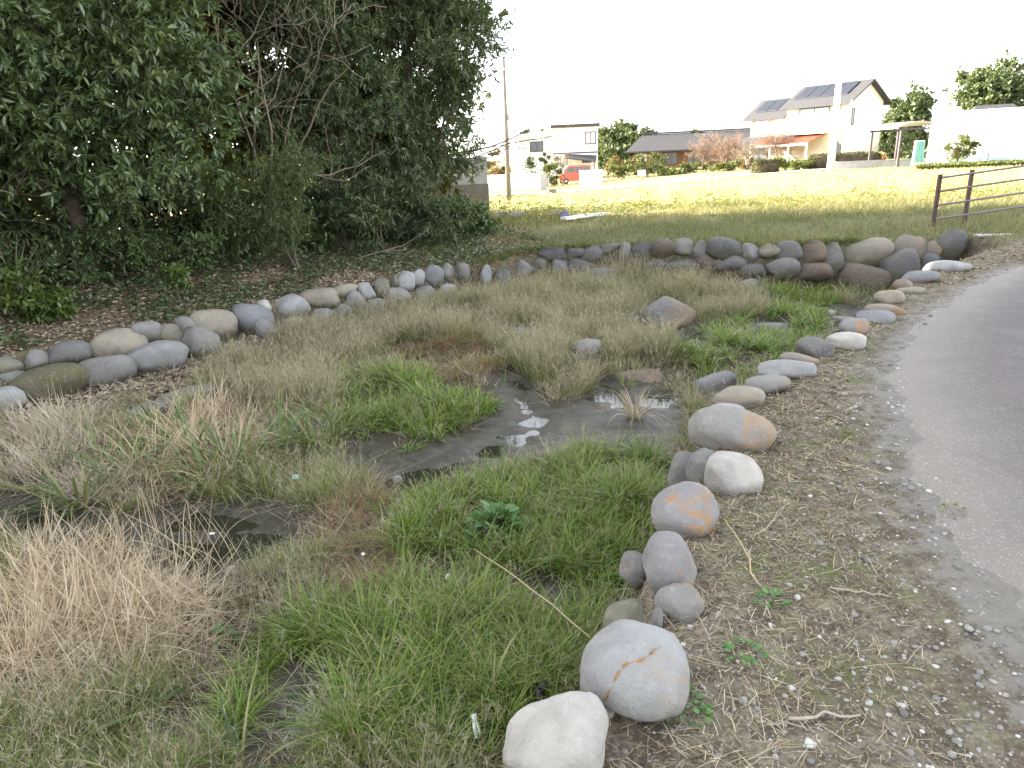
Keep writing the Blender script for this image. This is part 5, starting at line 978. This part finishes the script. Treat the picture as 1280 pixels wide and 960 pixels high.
# local x runs along the front towards its near right corner at x=0; local y goes into the depth
MB().prism([(0, 0), (DP, 0), (DP, E1), (DP/2, RD-.2), (0, E1)], 'x', -6.6, 0).build('wall', M_cream, o)
MB().prism([(.9, 0), (DP, 0), (DP, E1-.75), (.9+(DP-.9)/2, RD-1.05), (.9, E1-.75)], 'x', -11.6, -6.603).build('wall', M_cream, o)
sl_ = (RD-.0-E1)/(DP/2)
def roofslab(x0, x1, y0, ym, y1, ez, rz, ov, name):
    s_ = (rz-ez)/(ym-y0); m = MB(); m.slab([(x0, y0-ov, ez-ov*s_), (x1, y0-ov, ez-ov*s_), (x1, ym, rz), (x0, ym, rz)], .17); m.slab([(x1, y1+ov, ez-ov*s_), (x0, y1+ov, ez-ov*s_), (x0, ym+.002, rz), (x1, ym+.002, rz)], .17); return m.build(name, M_rtile, o), s_
_, s1 = roofslab(-7.1, .6, 0, DP/2, DP, E1+.12, RD, .7, 'roof'); _, s2 = roofslab(-12.3, -7.11, .9, .9+(DP-.9)/2, DP, E1-.63, RD-.85, .7, 'roof')
MB().box(.602, .72, -.7, -.62, E1-.5, E1-.1).build('gutter_end', M_plaster, o)
M_solar = mat_plain('solar_cell', (.022, .024, .034), (.015, .017, .026), 4, .5, .3)
def panel(x0, x1, t0, t1, y0, ym, ez, rz):
    f = lambda t_: (y0+(ym-y0)*t_, ez+(rz-ez)*t_+.12); a, b = f(t0), f(t1); MB().slab([(x0, a[0], a[1]), (x1, a[0], a[1]), (x1, b[0], b[1]), (x0, b[0], b[1])], .05).build('solar_panel', M_solar, o)
for k in range(4): panel(-6.4+k*1.45, -5.02+k*1.45, .22, .88, 0, DP/2, E1+.12, RD)
for k in range(3): panel(-11.5+k*1.42, -10.15+k*1.42, .15, .82, .9, .9+(DP-.9)/2, E1-.63, RD-.85)
# balcony, windows
MB().box(-6.2, -1.6, -1.1, -1.0, 3.3, 4.35).box(-6.2, -6.1, -.998, -.003, 3.3, 4.35).box(-1.7, -1.6, -.998, -.003, 3.3, 4.35).box(-6.2, -1.6, -1.1, -.003, 3.1, 3.298).build('balcony', M_plaster, o)
window(o, -5.2, -1.9, 3.4, 5.6, 0, M_dark, M_glass, .09, 1, 'dark balcony window'); window(o, -11.0, -9.4, 3.7, 5.2, .9, M_plaster, M_curtain, .1, 1); window(o, -8.8, -7.2, 3.7, 5.2, .9, M_plaster, M_curtain, .1, 1)
window(o, -1.1, -.35, .3, 2.3, 0, M_dark, M_glass, .08, 0); window(o, .7, 1.15, 3.7, 5.3, 0, M_dark, M_glass, .08, 0, None, 'x'); window(o, 2.9, 4.2, 3.8, 5.0, 0, M_plaster, M_curtain, .09, 0, None, 'x'); window(o, 2.4, 4.6, 1., 2.3, 0, M_plaster, M_curtain, .09, 0, None, 'x')
MB().box(-.02, .0, 0, .02, 0, .1).build('downpipe_foot', M_plaster, o); MB().tube([(-.9, -.09, .05), (-.9, -.09, 5.85)], .06, 8).build('downpipe', M_dark, o, True)
M_redroof = mat_plain('red_porch_tile', (.38, .12, .07), (.27, .08, .05), 3, .6, .35, 0, .4, 14)
lt = MB(); lt.slab([(-8.6, -2.9, 2.3), (-2.2, -2.9, 2.3), (-2.2, -.06, 3.05), (-8.6, -.06, 3.05)], .1)
for k in range(26): q = -8.5+k*.25; lt.slab([(q, -2.92, 2.36), (q+.1, -2.92, 2.36), (q+.1, -.06, 3.11), (q, -.06, 3.11)], .05)
lt.build('porch_roof', M_redroof, o)
MB().box(-8.6, -2.2, -2.95, -2.88, 2.02, 2.195).build('porch_beam', M_plaster, o)
for q in (-8.5, -6.4, -4.3, -2.3): MB().box(q-.06, q+.06, -2.9, -2.78, 0, 2.018).build('porch_post', M_plaster, o)
MB().slab([(-12.2, -1.2, 2.55), (-8.65, -1.2, 2.55), (-8.65, .89, 3.2), (-12.2, .89, 3.2)], .12).build('awning', M_rtile, o); window(o, -11.3, -9.2, .3, 2.2, .9, M_dark, M_glass, .1, 1)

# carport, greenhouse, its neighbours
a = lin(1102, 190, 56); b = lin(1148, 186, 56); gz = float(zat(a[0], a[1])); o = thing('carport', 'arched carport with pale sheet roof right of the cream house', 'carport', (a[0], a[1], gz), R_(8)); Lc = b[0]-a[0]
zt = lin(1098, 160, 56)[2]-gz; m = MB(); n = 8; pts = [(Lc*k/n*1.05-.2, zt+.55*math.sin(math.pi*(.12+.62*k/n))-.2) for k in range(n+1)]
m.prism(pts+[(q[0], q[1]-.14) for q in pts[::-1]], 'y', -1.7, 2.1).build('roof', mat_plain('beige_roof_sheet', (.42, .37, .29), (.32, .28, .22), 3, .7, .3), o)
for x_, y_ in ((.35, -1.5), (.35, 1.9), (Lc*.93, 1.9)): MB().box(x_-.07, x_+.07, y_-.07, y_+.07, 0, zt-.02+.0).build('post', M_dark, o)
for y_ in (-1.5, 1.9): MB().box(.2, Lc, y_-.05, y_+.05, zt-.25, zt-.12).build('beam', M_dark, o)
a = lin(1160, 190, 58); gz = float(zat(a[0], a[1])); M_vinyl = mat_plain('white_vinyl_film', (.80, .81, .82), (.72, .73, .74), .8, .35, .4, 0, .15, 4)
o = thing('greenhouse', 'big white vinyl greenhouse filling the right edge of the photo', 'greenhouse', (a[0], a[1], gz), R_(-30)); hg = 4.1
prof = [(0, 0), (0, 2.6), (1.2, 3.5), (3., hg), (4.8, 3.5), (6, 2.6), (6, 0)]
m = MB(); m.prism(prof, 'x', 0, 26).build('cover', M_vinyl, o)
for k in range(8): x_ = .6+3.5*k; m = MB(); m.tube([(x_, p_[0]+(-.03 if p_[0] < 3 else .03), p_[1]+.02) for p_ in prof], .03, 6).build('hoop', M_railm, o, True)
MB().box(0, 26, -.05, -.003, .05, .45).build('skirt', mat_plain('green_grey_skirt', (.32, .42, .38), None, 2, .6), o)
b = lin(1240, 150, 82); gz = float(zat(b[0], b[1])); o = thing('shed', 'grey tile-roofed shed whose ridge shows above the greenhouse', 'shed', (b[0], b[1], gz), R_(-20)); hz = lin(1236, 131, 82)[2]-gz
MB().box(-2.4, 2.4, -2.5, 2.5, 0, hz-1.6).build('wall', M_plaster, o); MB().slab([(-2.9, -3.1, hz-1.7), (2.9, -3.1, hz-1.7), (1.8, 0, hz), (-1.8, 0, hz)], .15).slab([(2.9, 3.1, hz-1.7), (-2.9, 3.1, hz-1.7), (-1.8, .002, hz), (1.8, .002, hz)], .15).slab([(-2.9, 3.09, hz-1.71), (-2.9, -3.09, hz-1.71), (-1.8, 0, hz-.01)], .15).slab([(2.9, -3.09, hz-1.71), (2.9, 3.09, hz-1.71), (1.8, 0, hz-.01)], .15).build('roof', M_rtile, o)
# green net over a frame
b = G(1148, 196); b = lin(1148, 192, 54); gz = float(zat(b[0], b[1])); M_net = mat_plain('green_net', (.22, .44, .40), (.16, .34, .3), 6, .7, .2); o = thing('net_frame', 'teal garden net hung on a small frame beside the greenhouse', 'net', (b[0], b[1], gz))
hn = lin(1148, 176, 54)[2]-gz; MB().tube([(-.45, 0, -.1), (-.35, 0, hn)], .03, 6).tube([(.45, 0, -.1), (.35, 0, hn)], .03, 6).tube([(-.36, 0, hn), (.36, 0, hn)], .03, 6).build('frame', M_polew, o, True)
m = MB(); n = 8
for k in range(n): x0, x1 = -.4+.8*k/n, -.4+.8*(k+1)/n; y0, y1 = -.05-.06*(k % 2), -.05-.06*((k+1) % 2); m.add([(x0*1.1, y0-.05, .35), (x1*1.1, y1-.05, .35), (x1*.85, y1, hn-.03), (x0*.85, y0, hn-.03), (x0*1.1, y0-.03, .35), (x1*1.1, y1-.03, .35), (x1*.85, y1+.02, hn-.03), (x0*.85, y0+.02, hn-.03)], [(0, 1, 2, 3), (7, 6, 5, 4), (0, 3, 7, 4), (1, 5, 6, 2)])
m.build('netting', M_net, o)
# retaining wall and clipped hedges
gwall('retaining_wall', 'long low grey block wall under the clipped hedge', (1046, 213), (1140, 205), 57, 203.5, M_conc, .3)
def hedge(px0, px1, pt, pb, Y, mat, label, seed, depth=1.2, rnd=.25, name='hedge', cat='hedge', n=2600, L=.10):
    a = lin(px0, pb, Y); b = lin(px1, pb, Y); ga = float(zat(a[0], a[1])); hh = lin((px0+px1)/2, pt, Y)[2]-ga; Lx = b[0]-a[0]; r = np.random.default_rng(seed)
    o = thing(name, label, cat, (a[0]+Lx/2, a[1], ga)); P = r.uniform(-1, 1, (n, 3)); ax = r.integers(0, 3, n); P[np.arange(n), ax] = np.sign(P[np.arange(n), ax])
    pw = 8 if rnd < .5 else 2.5; P = P/((np.abs(P)**pw).sum(1)**(1/pw))[:, None]*(1-.06*r.random((n, 1))); nrm = P/np.linalg.norm(P, axis=1, keepdims=True); P = P*[Lx/2, depth/2, hh/2]+[0, 0, hh/2]
    V, Fq, A = leaves(r, P, nrm+r.normal(0, .7, (n, 3)), L*r.uniform(.7, 1.3, n)*1.6, L*.9); big('foliage', V, Fq, mat, o, attrs={'t': A})
    D, Fc = ico(3); q = D/((np.abs(D)**pw).sum(1)**(1/pw))[:, None]*[Lx/2*.93, depth/2*.9, hh/2*.94]+[0, 0, hh/2]; big('inner_twigs', q, [Fc], M_bark, o, smooth=True)
    return o
M_hedge = mat_leaf('clipped_hedge_leaves', [(.05, .065, .02), (.08, .085, .03), (.12, .10, .04), (.16, .12, .05)], .15, .5, .3)
M_garden = mat_leaf('garden_leaves', [(.06, .09, .025), (.10, .13, .035), (.15, .17, .05), (.20, .17, .06)], .25, .5, .3); M_orange = mat_leaf('rusty_shrub_leaves', [(.22, .11, .04), (.28, .15, .06), (.18, .12, .05)], .25, .5, .3)
M_far = mat_leaf('far_tree_leaves', [(.055, .08, .04), (.08, .11, .052), (.11, .14, .06), (.15, .165, .07)], .2, .5, .3); M_pine = mat_leaf('pine_needles', [(.03, .05, .02), (.05, .07, .028), (.08, .095, .035)], .15, .5, .3)
hedge(1012, 1096, 192, 210, 60, M_hedge, 'long clipped brown-green hedge in front of the cream house', 1)
hedge(943, 969, 200, 218, 58, M_hedge, 'small boxy clipped bush left of the thick white pole', 2, 1.6, .3, 'clipped_bush', 'bush', 1500)
def bush(px, pt, pb, w, Y, mat, label, seed, n=210, name='garden_shrub', cat='shrub', L=.22, Wd=.11):
    a = lin(px, pb, Y); ga = float(zat(a[0], a[1])); hh = max(.4, lin(px, pt, Y)[2]-ga); ww = w/2*Y/F*1.3; hh *= 1.2
    return tree(name, label, cat, (a[0], a[1]), [((a[0], a[1], ga+hh*.52), (ww, ww*.8, hh*.5))], n, 8, L, Wd, mat, .05, seed, None, shell=.45, stems=2)
SH = [(776, 204, 226, 26, 74, M_garden, 'yellow-green rounded garden shrub right of the square white wall'), (768, 200, 224, 16, 78, M_orange, 'rusty orange shrub against the corner of the white house'), (798, 196, 224, 30, 76, M_garden, 'wide layered garden shrub before the low tiled house'),
      (822, 197, 220, 20, 74, M_garden, 'upright green garden shrub at the middle of the tiled house front'), (840, 212, 222, 34, 72, M_garden, 'low spreading garden bush by the far road'), (868, 205, 218, 30, 74, M_garden, 'low bush with pinkish tinge under the bare pink trees'),
      (905, 205, 220, 28, 70, M_garden, 'yellowish low bush left of the small boxy clipped bush'), (930, 200, 216, 22, 72, M_orange, 'brownish low bush under the gnarled bare tree'), (980, 198, 212, 30, 62, M_garden, 'loose green shrub right of the small boxy clipped bush'), (1000, 203, 213, 22, 60, M_garden, 'low pale shrub left of the thick white pole foot'),
      (625, 200, 221, 22, 72, M_orange, 'rusty red shrub behind the long white garden wall'), (608, 202, 221, 18, 74, M_garden, 'green shrub behind the left part of the long white garden wall'), (690, 207, 222, 14, 70, M_garden, 'small dark shrub left of the red van'), (1199, 170, 194, 24, 52, M_garden, 'round leafy shrub standing before the white greenhouse'),
      (1120, 170, 200, 34, 74, M_far, 'dense dark shrubs under the arched carport roof'), (1095, 196, 206, 24, 62, M_orange, 'orange-brown bush at the right end of the long clipped hedge')]
for i, s in enumerate(SH): bush(*s, 500+i)
bush(664, 195, 222, 13, 72, M_pine, 'dense conical dark green shrub behind the long white garden wall', 530, 260, 'conifer', 'tree', .2, .06)
def farTree(px, pt, pb, w, Y, mat, label, seed, n=900, name='far_tree', L=.5, blobs=5, cl=.45):
    r = np.random.default_rng(seed); a = lin(px, 205, Y); ga = float(zat(a[0], a[1])); top = lin(px, pt, Y)[2]; bot = lin(px, pb, Y)[2]; ww = w/2*Y/F; hh = top-bot; bl = [((a[0], a[1], bot+hh*.55), (ww*.72, ww*.7, hh*.45))]
    for k in range(blobs): bl.append(((a[0]+r.uniform(-.6, .6)*ww, a[1]+r.uniform(-.6, .6)*ww, bot+hh*r.uniform(.25, .8)), (ww*r.uniform(.35, cl), ww*.4, hh*r.uniform(.18, .28))))
    return tree(name, label, 'tree', (a[0], a[1]), bl, n, 8, L, L*.5, mat, .22, seed, None, shell=.55, spread=.4)
farTree(775, 152, 222, 76, 120, M_far, 'large round dark tree behind the white house', 601, 2000, L=.7); farTree(806, 172, 222, 44, 125, M_far, 'lower dark tree between the round tree and the tiled roof', 607, 800, L=.6); farTree(748, 165, 222, 36, 128, M_far, 'dark tree crown touching the right edge of the white house', 608, 700, L=.6); farTree(728, 159, 180, 30, 130, M_far, 'lighter tree peeping over the roof of the white house', 602, 500, L=.7)
farTree(869, 160, 182, 24, 140, M_far, 'small tree top above the ridge of the tiled house', 603, 400, L=.7); farTree(1133, 108, 212, 50, 95, M_far, 'pointed dark tree between the cream house and the carport', 604, 1300, L=.6)
farTree(1110, 126, 200, 26, 98, M_far, 'darker rounded tree touching the gable of the cream house', 605, 700, L=.6); farTree(1232, 80, 190, 104, 105, M_far, 'broad olive tree rising behind the greenhouse', 606, 2200, L=.7)
# cloud-pruned pines
def pine(px, pt, pb, Y, label, seed, pads, mat=M_pine):
    a = lin(px, pb, Y); ga = float(zat(a[0], a[1])); bl = []
    for (dx, py, w) in pads: c = lin(px+dx, py, Y); bl.append(((c[0], c[1], c[2]), (w/2*Y/F, w/2.4*Y/F, .28)))
    return tree('pine_tree', label, 'tree', (a[0], a[1]), bl, 60*len(pads), 9, .22, .035, mat, .09, seed, None, shell=.3, spread=.15)
pine(622, 190, 222, 72, 'cloud-pruned pine with flat pads behind the brown-grey pole', 701, [(-3, 192, 18), (6, 200, 16), (-6, 206, 18), (5, 212, 16), (-2, 217, 20)])
pine(684, 186, 224, 73, 'cloud-pruned pine whose flat pads spread before the white house', 702, [(-2, 190, 12), (8, 197, 18), (-8, 200, 16), (14, 206, 22), (-4, 210, 18)])
pine(660, 160, 215, 88, 'pine with a slanting flat crown behind the wing of the white house', 703, [(-5, 166, 22), (8, 164, 20), (-14, 171, 16)])
pine(810, 203, 222, 72, 'little cloud-pruned pine in front of the tiled house', 704, [(-4, 206, 14), (6, 210, 16), (-6, 215, 18)])
# leafless garden trees
M_pink = mat_plain('pinkish_twigs', (.25, .18, .135), (.17, .115, .085), 5, .85, .2)
def bare(px, pb, Y, h, label, seed, mat=M_pink, spread=.7, k=5, rad=.09, depth=4):
    r = np.random.default_rng(seed); a = lin(px, pb, Y); o = thing('bare_tree', label, 'tree', (a[0], a[1], float(zat(a[0], a[1])))); out = []
    for q in range(k): branch(r, (r.normal(0, .1), r.normal(0, .1), 0), (r.normal(0, .5), r.normal(0, .3), 1), h*.42, rad, depth, out, .25, .05, (3, 5), spread, .68, 4)
    out = [(p_, [max(v, .0095) for v in rd]) for p_, rd in out]; tubes_obj('branches', out, mat, o, 4)
bare(880, 216, 80, 4.6, 'wide leafless pinkish tree before the tiled roof', 801); bare(905, 215, 78, 4.2, 'leafless pinkish tree at the right end of the tiled house', 802); bare(936, 214, 70, 3.6, 'gnarled bare tree left of the cream house', 803, M_twig, .8, 2, .16); bare(966, 205, 74, 4.6, 'pale bare tree against the left end of the cream house', 804); bare(705, 222, 72, 4.0, 'thin bare tree in front of the white house wall', 805, M_twig, .6, 2, .05, 3)
# roadside sign and vegetable rows
b = lin(802, 222, 62); gz = float(zat(b[0], b[1])); o = thing('sign', 'small blank pale sign on a post beside the far road', 'sign', (b[0], b[1], gz)); MB().tube([(0, 0, -.1), (0, 0, .9)], .03, 6).build('post', M_poleg, o, True); MB().box(-.35, .35, -.05, -.035, .6, 1.05).build('board', M_polew, o)
r = np.random.default_rng(90); n = 900; px_ = r.uniform(1150, 1290, n); row = r.integers(0, 3, n); P = np.array([lin(a_, 198, 47+2.0*b_) for a_, b_ in zip(px_, row)]); i = np.repeat(np.arange(n), 6); a = r.uniform(0, 6.28, len(i))
X, Y = P[i, 0]+r.normal(0, .12, len(i)), P[i, 1]+r.normal(0, .12, len(i)); V, Fq, A = leaves(r, np.stack([X, Y, zat(X, Y)+r.uniform(.03, .2, len(i))], 1), np.stack([np.cos(a), np.sin(a), r.normal(.5, .4, len(i))], 1), .22, .11)
tag(big('vegetable_rows', V, Fq, M_garden, attrs={'t': A}), 'rows of leafy vegetables before the greenhouse', 'vegetables', kind='stuff')
